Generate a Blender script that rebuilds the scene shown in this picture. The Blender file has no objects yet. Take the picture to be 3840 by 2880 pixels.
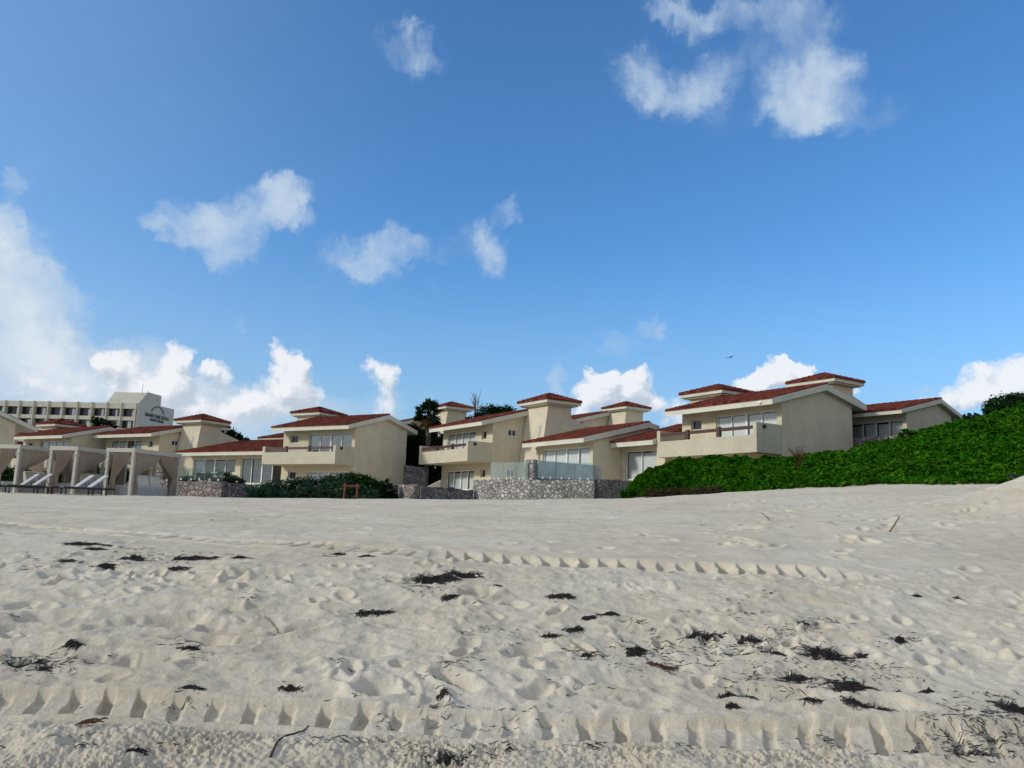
import bpy, math, random
import numpy as np
from mathutils import Matrix, Vector
random.seed(7); RNG = np.random.default_rng(11)
PI = math.pi
SC = bpy.context.scene
COL = SC.collection

# ------------------------------------------------------------------ camera
# eye level is z = 0; +y runs inland, the sun comes in from -x
FPX, PITCH, ROLL = 3000.0, math.radians(9.13), math.radians(1.83)
_cp, _sp, _c, _s = math.cos(PITCH), math.sin(PITCH), math.cos(ROLL), math.sin(ROLL)
FWD = np.array([0, _cp, _sp]); _right = np.array([1., 0, 0]); _down = np.array([0, _sp, -_cp])
RGT = _c * _right - _s * _down; DWN = _c * _down + _s * _right
def ray(px, py):                       # direction per metre of depth
    v = FWD * FPX + (px - 1920) * RGT + (py - 1440) * DWN
    return v / v[1]
def at(px, py, depth): return ray(px, py) * depth
cam = bpy.data.cameras.new('camera'); cam.sensor_width = 36; cam.lens = FPX / 3840 * 36
cam.clip_start = 0.1; cam.clip_end = 20000
co = bpy.data.objects.new('camera', cam); COL.objects.link(co)
M = Matrix.Identity(4)
for i in range(3):
    M[i][0] = RGT[i]; M[i][1] = -DWN[i]; M[i][2] = -FWD[i]
co.matrix_world = M
SC.camera = co

# ------------------------------------------------------------------ materials
def new_mat(name):
    m = bpy.data.materials.new(name); m.use_nodes = True
    nt = m.node_tree; b = nt.nodes['Principled BSDF']; b.inputs['Roughness'].default_value = .8
    b.inputs['Specular IOR Level'].default_value = .3
    return m, nt, b
def N(nt, t, **kw):
    n = nt.nodes.new(t)
    for k, v in kw.items():
        if k.startswith('i_'): n.inputs[k[2:].replace('_', ' ')].default_value = v
        else: setattr(n, k, v)
    return n
def noise(nt, scale, detail=4, rough=.55, coord='Object', stretch=None):
    tc = N(nt, 'ShaderNodeTexCoord'); n = N(nt, 'ShaderNodeTexNoise')
    n.inputs['Scale'].default_value = scale; n.inputs['Detail'].default_value = detail; n.inputs['Roughness'].default_value = rough
    if stretch:
        mp = N(nt, 'ShaderNodeMapping'); mp.inputs['Scale'].default_value = stretch
        nt.links.new(tc.outputs[coord], mp.inputs[0]); nt.links.new(mp.outputs[0], n.inputs['Vector'])
    else: nt.links.new(tc.outputs[coord], n.inputs['Vector'])
    return n.outputs['Fac']
def ramp(nt, fac, stops):
    r = N(nt, 'ShaderNodeValToRGB'); e = r.color_ramp.elements
    while len(e) < len(stops): e.new(.5)
    for k, (p, c) in enumerate(stops):
        e[k].position = p; e[k].color = (c[0], c[1], c[2], 1)
    nt.links.new(fac, r.inputs[0]); return r.outputs[0]
def mixc(nt, fac, a, b, mode='MIX'):
    m = N(nt, 'ShaderNodeMix', data_type='RGBA', blend_type=mode)
    for s, v in ((0, fac), (6, a), (7, b)):
        if hasattr(v, 'links'): nt.links.new(v, m.inputs[s])
        else: m.inputs[s].default_value = v if s == 0 else (v[0], v[1], v[2], 1)
    return m.outputs[2]
def bump(nt, b, h, dist, strength=1):
    bp = N(nt, 'ShaderNodeBump'); bp.inputs['Distance'].default_value = dist; bp.inputs['Strength'].default_value = strength
    nt.links.new(h, bp.inputs['Height']); nt.links.new(bp.outputs[0], b.inputs['Normal'])

def stucco(name, col, dirt=.92, wear=.56):
    m, nt, b = new_mat(name)
    a = ramp(nt, noise(nt, .9, 6), [(.3, [c * .88 for c in col]), (.7, [min(1, c * 1.06) for c in col])])
    st = noise(nt, 1.0, 5, .6, stretch=(2.2, 2.2, .22))
    st2 = ramp(nt, st, [(wear, (1, 1, 1)), (wear + .2, (dirt, dirt * .98, dirt * .95))])
    c = mixc(nt, 1.0, a, st2, 'MULTIPLY')
    nt.links.new(c, b.inputs['Base Color']); b.inputs['Roughness'].default_value = .9
    bump(nt, b, noise(nt, 16, 4, .7), .03, .9)
    return m
M_WALL = stucco('cream_stucco', (.60, .53, .385))
M_TRIM = stucco('pale_fascia', (.615, .59, .49), .86, .6)
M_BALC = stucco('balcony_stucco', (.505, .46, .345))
M_HOTEL = stucco('hotel_concrete', (.50, .475, .385), .9)
M_HSIDE = stucco('hotel_shaded_side', (.42, .42, .385), .92)  # greyer copy of the hotel stucco, side's shade put into the colour
def simple(name, col, rough=.7, spec=.3, var=.12, scale=6, metallic=0):
    m, nt, b = new_mat(name)
    c = ramp(nt, noise(nt, scale, 4), [(.3, [x * (1 - var) for x in col]), (.7, [min(1, x * (1 + var)) for x in col])])
    nt.links.new(c, b.inputs['Base Color']); b.inputs['Roughness'].default_value = rough
    b.inputs['Specular IOR Level'].default_value = spec; b.inputs['Metallic'].default_value = metallic
    return m
M_FRAME = simple('white_frame_paint', (.78, .79, .76), .45, .4, .04)
M_RAIL = simple('dark_stained_wood', (.06, .022, .02), .55, .4, .25, 12)
M_DARK = simple('dark_metal', (.018, .018, .022), .5, .4)
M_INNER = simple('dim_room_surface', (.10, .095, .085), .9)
M_POST = simple('painted_timber', (.44, .42, .35), .6, .3, .08)
M_GREY = simple('grey_render', (.36, .36, .35), .85)
M_PAD = simple('pale_cushion', (.43, .42, .43), .9)
M_CUSH = simple('cream_cushion', (.60, .57, .49), .9)
M_WOOD = simple('weathered_red_wood', (.15, .055, .03), .7, .3, .35, 9)
M_TRUNK = simple('bark', (.11, .085, .065), .9, .2, .3, 10)
M_WEED = simple('dark_seaweed', (.020, .014, .012), .65, .35, .5, 30)
M_WEEDB = simple('brown_seaweed', (.10, .045, .02), .7, .3, .4, 30)
M_TWIG = simple('dark_twig', (.05, .04, .032), .8)
M_STRAW = simple('dry_stalk', (.22, .17, .10), .8)
M_SHELL = simple('white_shell', (.85, .87, .87), .5)
M_GREEN = simple('green_plastic', (.05, .30, .18), .4)
M_SIGN = simple('dark_sign_letters', (.035, .04, .045), .5)
M_BIRD = simple('dark_plumage', (.03, .03, .035), .8)
M_SPOUT = simple('grey_pipe', (.3, .3, .3), .6)

def fabric(name, col, trans=.35):
    m, nt, b = new_mat(name)
    c = ramp(nt, noise(nt, 3, 4), [(.3, [x * .9 for x in col]), (.7, col)])
    nt.links.new(c, b.inputs['Base Color']); b.inputs['Roughness'].default_value = .95
    t = N(nt, 'ShaderNodeBsdfTranslucent'); nt.links.new(c, t.inputs[0])
    mx = N(nt, 'ShaderNodeMixShader'); mx.inputs[0].default_value = trans
    out = nt.nodes['Material Output']
    nt.links.new(b.outputs[0], mx.inputs[1]); nt.links.new(t.outputs[0], mx.inputs[2]); nt.links.new(mx.outputs[0], out.inputs[0])
    return m
M_DRAPE = fabric('beige_drape', (.45, .375, .295))
M_CANOPY = fabric('canopy_cloth', (.42, .36, .29))
M_CURT = fabric('white_curtain', (.88, .90, .89), .05)

def glass(name, tint, refl=.10, haze=0.0):
    m, nt, b = new_mat(name); nt.nodes.remove(b)
    tr = N(nt, 'ShaderNodeBsdfTransparent'); tr.inputs[0].default_value = (*tint, 1)
    gl = N(nt, 'ShaderNodeBsdfGlossy'); gl.inputs['Roughness'].default_value = .03
    lw = N(nt, 'ShaderNodeFresnel'); lw.inputs[0].default_value = 1.5
    ad = N(nt, 'ShaderNodeMath', operation='ADD', use_clamp=True); ad.inputs[1].default_value = refl
    nt.links.new(lw.outputs[0], ad.inputs[0])
    mx = N(nt, 'ShaderNodeMixShader'); nt.links.new(ad.outputs[0], mx.inputs[0])
    nt.links.new(tr.outputs[0], mx.inputs[1]); nt.links.new(gl.outputs[0], mx.inputs[2])
    fin = mx.outputs[0]
    if haze:
        df = N(nt, 'ShaderNodeBsdfDiffuse'); df.inputs[0].default_value = (.55, .68, .66, 1)
        m2 = N(nt, 'ShaderNodeMixShader'); m2.inputs[0].default_value = haze
        nt.links.new(fin, m2.inputs[1]); nt.links.new(df.outputs[0], m2.inputs[2]); fin = m2.outputs[0]
    nt.links.new(fin, nt.nodes['Material Output'].inputs[0])
    return m
M_GLASS = glass('window_glass', (.96, .985, .975), .10)
M_BALU = glass('salt_hazed_glass', (.84, .93, .91), .05, .05)
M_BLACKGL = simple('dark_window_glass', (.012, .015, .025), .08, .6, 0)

def tile_mat():
    m, nt, b = new_mat('clay_roof_tile')
    c1 = ramp(nt, noise(nt, 4.5, 5, .65), [(.28, (.085, .021, .013)), (.5, (.15, .034, .021)), (.72, (.20, .056, .035))])
    lich = ramp(nt, noise(nt, 1.3, 6, .7), [(.58, (0, 0, 0)), (.72, (.5, .5, .5))])
    tc = N(nt, 'ShaderNodeTexCoord'); sn = N(nt, 'ShaderNodeVectorMath', operation='SNAP'); sn.inputs[1].default_value = (.30, .42, 3.0)
    nt.links.new(tc.outputs['Object'], sn.inputs[0]); wn = N(nt, 'ShaderNodeTexWhiteNoise'); nt.links.new(sn.outputs[0], wn.inputs['Vector'])
    c1 = mixc(nt, 1, c1, ramp(nt, wn.outputs['Value'], [(0, (.55, .54, .54)), (.5, (.95, .95, .95)), (1, (1.3, 1.35, 1.35))]), 'MULTIPLY')
    nt.links.new(mixc(nt, lich, c1, (.24, .12, .085)), b.inputs['Base Color']); b.inputs['Specular IOR Level'].default_value = .08
    b.inputs['Roughness'].default_value = .85; bump(nt, b, noise(nt, 25), .015, .6)
    return m
M_TILE = tile_mat()

def stone_mat(name, light, mid, dark, scale=3.2):
    m, nt, b = new_mat(name)
    tc = N(nt, 'ShaderNodeTexCoord')
    wob = N(nt, 'ShaderNodeTexNoise'); wob.inputs['Scale'].default_value = 3
    nt.links.new(tc.outputs['Object'], wob.inputs['Vector'])
    add = N(nt, 'ShaderNodeVectorMath', operation='MULTIPLY_ADD'); add.inputs[1].default_value = (.14, .14, .14)
    nt.links.new(wob.outputs['Color'], add.inputs[0]); nt.links.new(tc.outputs['Object'], add.inputs[2])
    v = N(nt, 'ShaderNodeTexVoronoi'); v.inputs['Scale'].default_value = scale; v.inputs['Randomness'].default_value = .95
    e = N(nt, 'ShaderNodeTexVoronoi', feature='DISTANCE_TO_EDGE'); e.inputs['Scale'].default_value = scale; e.inputs['Randomness'].default_value = .95
    for n in (v, e): nt.links.new(add.outputs[0], n.inputs['Vector'])
    sp = N(nt, 'ShaderNodeSeparateColor'); nt.links.new(v.outputs['Color'], sp.inputs[0])
    c = ramp(nt, sp.outputs[0], [(.0, dark), (.25, [x * .85 for x in mid]), (.6, [x * 1.12 for x in mid]), (.78, [x * .8 for x in light]), (1, light)])
    c = mixc(nt, 1.0, c, ramp(nt, noise(nt, 6, 6, .7), [(.3, (.72, .72, .74)), (.65, (1, 1, 1))]), 'MULTIPLY')
    c = mixc(nt, ramp(nt, e.outputs[0], [(.0, (.55, .55, .55)), (.12, (0, 0, 0))]), c, [x * .6 for x in mid])
    nt.links.new(c, b.inputs['Base Color']); b.inputs['Roughness'].default_value = .9
    h = ramp(nt, e.outputs[0], [(0, (0, 0, 0)), (.16, (1, 1, 1))]); bump(nt, b, h, .09, 1)
    return m
M_STONE = stone_mat('rubble_stone', (.66, .62, .55), (.43, .40, .365), (.24, .22, .21), 4.2)
M_PINK = stone_mat('pinkish_rubble', (.50, .43, .38), (.34, .29, .27), (.22, .19, .18), 4.0)
M_SHADESTONE = stone_mat('shade_grey_rubble', (.30, .29, .29), (.20, .19, .19), (.11, .10, .11), 4.6)  # darker rubble copy; shade on right-facing walls put into its colour
M_BLUEWALL = simple('grey_washed_masonry', (.40, .41, .40), .9, .2, .4, 1.2)

def leaf_mat(name, lo, mid, hi, rough=.55):
    m, nt, b = new_mat(name)
    g = N(nt, 'ShaderNodeNewGeometry')
    c = ramp(nt, g.outputs['Random Per Island'], [(0, lo), (.5, mid), (1, hi)])
    big = mixc(nt, 1, ramp(nt, noise(nt, .55, 4), [(.32, (.62, .72, .65)), (.5, (1, 1, 1)), (.68, (1.45, 1.12, 1.0))]), ramp(nt, noise(nt, 2.6, 3), [(.35, (.7, .74, .7)), (.6, (1.1, 1.08, 1.05))]), 'MULTIPLY')
    c = mixc(nt, 1, c, big, 'MULTIPLY')
    nt.nodes.remove(b); b = N(nt, 'ShaderNodeBsdfDiffuse'); nt.links.new(c, b.inputs[0])
    t = N(nt, 'ShaderNodeBsdfTranslucent'); nt.links.new(c, t.inputs[0])
    mx = N(nt, 'ShaderNodeMixShader'); mx.inputs[0].default_value = .25
    nt.links.new(b.outputs[0], mx.inputs[1]); nt.links.new(t.outputs[0], mx.inputs[2]); nt.links.new(mx.outputs[0], nt.nodes['Material Output'].inputs[0])
    return m
M_DUNE = leaf_mat('fleshy_green_leaf', (.012, .070, .003), (.026, .128, .006), (.066, .205, .013), .8)
M_SHRUB = leaf_mat('grey_green_leaf', (.018, .045, .030), (.032, .072, .048), (.055, .10, .066), .6)
M_BUSH = leaf_mat('dark_green_leaf', (.010, .032, .008), (.018, .055, .014), (.035, .085, .022), .5)
M_TREE = leaf_mat('deep_green_leaf', (.006, .018, .007), (.011, .030, .011), (.024, .050, .018), .5)
M_PALM = leaf_mat('palm_leaf', (.008, .020, .010), (.014, .034, .016), (.03, .05, .026), .5)
M_DRYL = leaf_mat('dry_brown_leaf', (.08, .045, .022), (.12, .075, .035), (.16, .11, .05), .8)

def sand_mat():
    m, nt, b = new_mat('coral_sand')
    big = ramp(nt, noise(nt, .35, 5, .6), [(.3, (.56, .495, .385)), (.5, (.63, .57, .455)), (.72, (.675, .625, .53))])
    med = ramp(nt, noise(nt, 3.5, 6, .65), [(.3, (.86, .84, .80)), (.6, (1.03, 1.02, 1.01))])
    c = mixc(nt, 1, big, med, 'MULTIPLY')
    gr = ramp(nt, noise(nt, 170, 3, .7), [(.3, (.80, .78, .75)), (.6, (1.06, 1.06, 1.06))])
    c = mixc(nt, 1, c, gr, 'MULTIPLY')
    sp = N(nt, 'ShaderNodeTexVoronoi'); sp.inputs['Scale'].default_value = 26
    tc = N(nt, 'ShaderNodeTexCoord'); nt.links.new(tc.outputs['Object'], sp.inputs['Vector'])
    s2 = N(nt, 'ShaderNodeSeparateColor'); nt.links.new(sp.outputs['Color'], s2.inputs[0])
    near = N(nt, 'ShaderNodeMath', operation='LESS_THAN'); near.inputs[1].default_value = .16; nt.links.new(sp.outputs['Distance'], near.inputs[0])
    few = N(nt, 'ShaderNodeMath', operation='LESS_THAN'); few.inputs[1].default_value = .07; nt.links.new(s2.outputs[0], few.inputs[0])
    mu = N(nt, 'ShaderNodeMath', operation='MULTIPLY'); nt.links.new(near.outputs[0], mu.inputs[0]); nt.links.new(few.outputs[0], mu.inputs[1])
    mu2 = N(nt, 'ShaderNodeMath', operation='MULTIPLY'); mu2.inputs[1].default_value = .6; nt.links.new(mu.outputs[0], mu2.inputs[0])
    c = mixc(nt, mu2.outputs[0], c, (.14, .11, .09))
    nt.links.new(c, b.inputs['Base Color']); b.inputs['Roughness'].default_value = .95; b.inputs['Specular IOR Level'].default_value = .15
    n1 = noise(nt, 60, 5, .75); bump(nt, b, n1, .012, .8)
    return m
M_SAND = sand_mat()

# ------------------------------------------------------------------ mesh helpers
def tag(o, label=None, cat=None, group=None, kind=None):
    for k, v in (('label', label), ('category', cat), ('group', group), ('kind', kind)):
        if v: o[k] = v
    return o
def empty(name, loc, rz=0, label=None, cat=None, group=None):
    o = bpy.data.objects.new(name, None); COL.objects.link(o); o.empty_display_size = .3
    o.location = loc; o.rotation_euler.z = rz
    return tag(o, label, cat, group)
class MB:
    def __init__(s, T=None, dz=0): s.v = []; s.f = []; s.T = T; s.dz = dz
    def add(s, vs, fs):
        n = len(s.v)
        for p in vs:
            if s.T: p = s.T(*p)
            s.v.append((p[0], p[1], p[2] - s.dz))
        s.f += [tuple(i + n for i in f) for f in fs]
    def box(s, x0, x1, y0, y1, z0, z1):
        s.add([(x, y, z) for z in (z0, z1) for y in (y0, y1) for x in (x0, x1)],
              [(0, 1, 3, 2), (4, 6, 7, 5), (0, 4, 5, 1), (2, 3, 7, 6), (0, 2, 6, 4), (1, 5, 7, 3)])
    def prism(s, poly, h0, h1, axis='x'):      # poly of 2-tuples extruded along an axis
        n = len(poly)
        def P(a, b, h): return (h, a, b) if axis == 'x' else (a, h, b) if axis == 'y' else (a, b, h)
        s.add([P(a, b, h0) for a, b in poly] + [P(a, b, h1) for a, b in poly],
              [tuple(range(n))[::-1], tuple(range(n, 2 * n))] + [(i, (i + 1) % n, n + (i + 1) % n, n + i) for i in range(n)])
    def tube(s, pts, r, seg=6):
        pts = [Vector(p) for p in pts]; rs = r if hasattr(r, '__len__') else [r] * len(pts)
        vs = []; up = Vector((.13, .29, .95))
        for i, p in enumerate(pts):
            d = (pts[min(i + 1, len(pts) - 1)] - pts[max(i - 1, 0)]).normalized()
            a = d.cross(up)
            if a.length < .05: a = d.cross(Vector((1, 0, 0)))
            a.normalize(); b = d.cross(a)
            for k in range(seg):
                t = 2 * PI * k / seg; q = p + (a * math.cos(t) + b * math.sin(t)) * rs[i]
                vs.append(tuple(q))
        fs = [(i * seg + k, i * seg + (k + 1) % seg, (i + 1) * seg + (k + 1) % seg, (i + 1) * seg + k) for i in range(len(pts) - 1) for k in range(seg)]
        fs += [tuple(range(seg))[::-1], tuple(range((len(pts) - 1) * seg, len(pts) * seg))]
        s.add(vs, fs)
    def grid(s, P):                            # P[i][j] points
        n, m = len(P), len(P[0])
        s.add([p for r in P for p in r], [(i * m + j, i * m + j + 1, (i + 1) * m + j + 1, (i + 1) * m + j) for i in range(n - 1) for j in range(m - 1)])
    def build(s, name, mat, parent=None, smooth=False, loc=None, **tags):
        me = bpy.data.meshes.new(name); me.from_pydata(s.v, [], s.f); me.materials.append(mat); me.update()
        if smooth: me.polygons.foreach_set('use_smooth', [True] * len(me.polygons))
        o = bpy.data.objects.new(name, me); COL.objects.link(o)
        if parent: o.parent = parent
        if loc is not None: o.location = loc
        return tag(o, **tags)
def np_mesh(name, V, F, mat, parent=None, smooth=False, **tags):
    me = bpy.data.meshes.new(name); k = F.shape[1]
    me.vertices.add(len(V)); me.vertices.foreach_set('co', np.ascontiguousarray(V, np.float32).ravel())
    me.loops.add(F.size); me.loops.foreach_set('vertex_index', np.ascontiguousarray(F, np.int32).ravel())
    me.polygons.add(len(F)); me.polygons.foreach_set('loop_start', np.arange(0, F.size, k, dtype=np.int32))
    me.update(calc_edges=True); me.validate()
    if smooth: me.polygons.foreach_set('use_smooth', np.ones(len(F), bool))
    me.materials.append(mat)
    o = bpy.data.objects.new(name, me); COL.objects.link(o)
    if parent: o.parent = parent
    return tag(o, **tags)

# ------------------------------------------------------------------ noise and ground height
_perm = np.random.default_rng(3).permutation(512)
_perm = np.concatenate([_perm, _perm, _perm])
_ga = np.random.default_rng(4).uniform(0, 2 * PI, 512); _gx, _gy = np.cos(_ga), np.sin(_ga)
def perlin(x, y):
    xi = np.floor(x).astype(np.int64); yi = np.floor(y).astype(np.int64); xf = x - xi; yf = y - yi
    u = xf * xf * xf * (xf * (xf * 6 - 15) + 10); v = yf * yf * yf * (yf * (yf * 6 - 15) + 10)
    def g(ix, iy, dx, dy):
        h = _perm[(_perm[ix & 511] + iy) & 511]; return _gx[h] * dx + _gy[h] * dy
    a = g(xi, yi, xf, yf); b = g(xi + 1, yi, xf - 1, yf); c = g(xi, yi + 1, xf, yf - 1); d = g(xi + 1, yi + 1, xf - 1, yf - 1)
    return (a + u * (b - a)) + v * ((c + u * (d - c)) - (a + u * (b - a)))
def fbm(x, y, o=4, g=.5):
    s = 0; a = 1
    for k in range(o):
        s = s + a * perlin(x * 2 ** k + 17.3 * k, y * 2 ** k - 9.1 * k); a *= g
    return s
def sstep(a, b, x):
    t = np.clip((x - a) / (b - a), 0, 1); return t * t * (3 - 2 * t)
YK = [0, 3, 3.75, 4.6, 5.5, 7, 8.6, 10, 14, 20, 30, 36, 42, 60, 200]
TK = np.array([-.66, -.32, 0, .16, .32, .48, .66])
ZK = [[-1.25, -1.22, -1.2, -1.17, -1.0, -.74, -.51, -.42, -.30, -.16, .02, .12, .22, .25, .3],
      [-1.25, -1.22, -1.2, -1.17, -1.0, -.74, -.51, -.41, -.27, -.10, .10, .21, .32, .34, .4],
      [-1.25, -1.22, -1.2, -1.18, -1.02, -.75, -.51, -.38, -.20, .05, .38, .52, .64, .66, .7],
      [-1.25, -1.22, -1.2, -1.18, -1.02, -.75, -.50, -.36, -.12, .20, .60, .78, .94, .95, 1],
      [-1.25, -1.22, -1.2, -1.18, -1.02, -.75, -.50, -.34, -.02, .42, 1.05, 1.33, 1.4, 1.5, 1.5],
      [-1.25, -1.22, -1.2, -1.18, -1.02, -.75, -.49, -.32, .08, .62, 1.40, 1.80, 1.9, 2, 2],
      [-1.25, -1.22, -1.2, -1.18, -1.02, -.75, -.48, -.30, .12, .76, 1.66, 2.0, 2.1, 2.2, 2.2]]
_yg = np.arange(0, 200, .1)
_tab = []
for zk in ZK:
    z = np.interp(_yg, YK, zk); k = np.exp(-.5 * (np.arange(-12, 13) / 5.) ** 2); k /= k.sum()
    _tab.append(np.convolve(np.pad(z, 12, mode='edge'), k, mode='valid'))
_tab = np.array(_tab)
# vegetated dune on the right: foot depth, crest depth and crest height along the tangent of the bearing
DT = np.array([.140, .160, .183, .213, .260, .327, .370, .424, .470, .512, .555, .600, .640, .80])
DY0 = np.array([41.8, 41.6, 41.3, 41.0, 40, 37.5, 36, 35, 34, 33.4, 32.6, 31.5, 30.5, 28])
DY1 = np.array([42.6, 43.2, 44, 44.3, 44, 44.5, 46, 48, 50, 50, 50, 48.5, 47, 45])
DZ1 = np.array([.90, 1.85, 2.6, 2.97, 3.10, 3.12, 3.54, 4.0, 4.75, 5.45, 5.95, 6.35, 6.7, 7.4])
def tan_of(x, y): return x / np.maximum(y, 1.2)
def base_z(x, y):
    x = np.asarray(x, float); y = np.asarray(y, float)
    t = np.clip(tan_of(x, y), TK[0], TK[-1]); r = np.clip(y, 0, 199)
    fi = np.clip(r / .1, 0, _tab.shape[1] - 1.001); i0 = fi.astype(int); f = fi - i0
    ti = np.clip(np.searchsorted(TK, t) - 1, 0, len(TK) - 2); tf = (t - TK[ti]) / (TK[ti + 1] - TK[ti])
    def row(k): return _tab[k, i0] * (1 - f) + _tab[k, i0 + 1] * f
    return row(ti) * (1 - tf) + row(ti + 1) * tf
def dune_s(x, y):
    t = tan_of(x, y); y0 = np.interp(t, DT, DY0); y1 = np.interp(t, DT, DY1)
    return np.where(t > DT[0], (y - y0) / (y1 - y0), -1), t, y0
def dune_z(x, y):                       # extra height of the vegetated dune surface
    s, t, y0 = dune_s(x, y)
    zb = base_z(x, y); z1 = np.interp(t, DT, DZ1)
    sc = np.clip(s, 0, 1)
    lift = (z1 - zb) * np.sin(sc * PI / 2) ** 1.15
    lift = lift - np.clip(s - 1, 0, 3) * .25
    return np.where(s > 0, np.maximum(lift, 0), 0) * sstep(DT[0], DT[0] + .012, t)

# tyre tracks: (centre line points, half width, lug spacing, groove depth, skew, fade)
def track(x, y, xs, ys, hw, pitch, depth, press, skew, x0, x1, duty=.34, saw=False):
    yc = np.interp(x, xs, ys)
    if hasattr(hw, '__len__'): hw = np.interp(x, xs, hw)
    d = (y - yc) / hw
    m = np.abs(d) < 1.5
    out = np.zeros_like(x)
    if not m.any(): return out
    xx, dd = x[m], d[m]
    if hasattr(hw, '__len__'): hw = hw[m]
    sk = np.interp(xx, xs, skew) if hasattr(skew, '__len__') else skew
    wob = .2 * perlin(xx * 1.7, dd * .8 + 3.3)
    ph = (xx - sk * dd * hw) / pitch + wob; fr = ph - np.floor(ph)
    cell = np.floor(ph)
    rnd = .55 + .45 * np.sin(cell * 12.9898) ** 2
    g = sstep(0, .07, fr) * (1 - sstep(duty - .16, duty, fr))
    if saw: g = np.where(fr < .74, 1 - fr / .74, sstep(.80, .9, fr))
    else: rnd = rnd * np.clip(.75 + .9 * perlin(xx * 1.3 + 7, xx * 0 + 2.2), .15, 1)
    inside = (1 - sstep(.88, 1.04, np.abs(dd) + .16 * perlin(xx * 6, dd * 3) + .22 * perlin(xx * 1.9, np.sign(dd) * 3.7)))
    fade = sstep(x0, x0 + .8, xx) * (1 - sstep(x1 - .8, x1, xx))
    lip = .018 * np.exp(-((np.abs(dd) - 1.15) / .16) ** 2)
    out[m] = fade * (-inside * (press + depth * g * rnd) + lip)
    return out
# footprints and scuffs
_pr = np.random.default_rng(21)
PITS = []
for k in range(120):
    y = _pr.uniform(5.0, 8.3); x = _pr.uniform(-.75, .75) * y
    PITS.append((x, y, _pr.uniform(.06, .15), _pr.uniform(.05, .09), _pr.uniform(0, PI), _pr.uniform(.015, .05)))
for k in range(300):
    y = 8.8 + 30 * _pr.random() ** 1.5; x = _pr.uniform(-.7, .7) * y
    PITS.append((x, y, _pr.uniform(.10, .2), _pr.uniform(.06, .11), _pr.uniform(0, PI), _pr.uniform(.012, .035)))
for k in range(120):                    # trampled patch on the right
    y = _pr.uniform(10, 22); x = y * _pr.uniform(.26, .6)
    PITS.append((x, y, _pr.uniform(.12, .25), _pr.uniform(.08, .13), _pr.uniform(0, PI), _pr.uniform(.03, .055)))
BIG = [(1980, 2460, .20, .13, .5, .075), (1420, 2600, .16, .12, .2, .07), (1710, 2565, .19, .10, -.5, .075), (2010, 2590, .13, .08, .8, .05),
       (1380, 2450, .2, .12, .1, .035), (1790, 2235, .2, .15, .5, .06), (640, 2330, .3, .16, .4, .05), (800, 2400, .25, .12, -.3, .045),
       (1120, 2360, .28, .10, .6, .05), (520, 2480, .35, .15, .2, .04), (2950, 2610, .30, .14, -.1, .05), (2440, 2640, .15, .1, .3, .03),
       (3330, 2660, .25, .15, .0, .04), (980, 2165, .35, .14, .3, .05), (180, 2320, .3, .12, .2, .05), (420, 2350, .3, .10, .8, .04)]
def add_pits(x, y, z, pits):
    for (px, py, a, b, th, dp) in pits:
        R = a * 2.3
        m = np.nonzero((np.abs(x - px) < R) & (np.abs(y - py) < R))[0]
        if not len(m): continue
        dx, dy = x[m] - px, y[m] - py; c, s = math.cos(th), math.sin(th)
        e = ((dx * c + dy * s) / a) ** 2 + ((-dx * s + dy * c) / b) ** 2
        e = np.sqrt(e) + .25 * perlin(x[m] * 9, y[m] * 9)
        z[m] += -dp * (1 - sstep(.25, 1.0, e)) + .32 * dp * np.exp(-((e - 1.15) / .28) ** 2)
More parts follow.
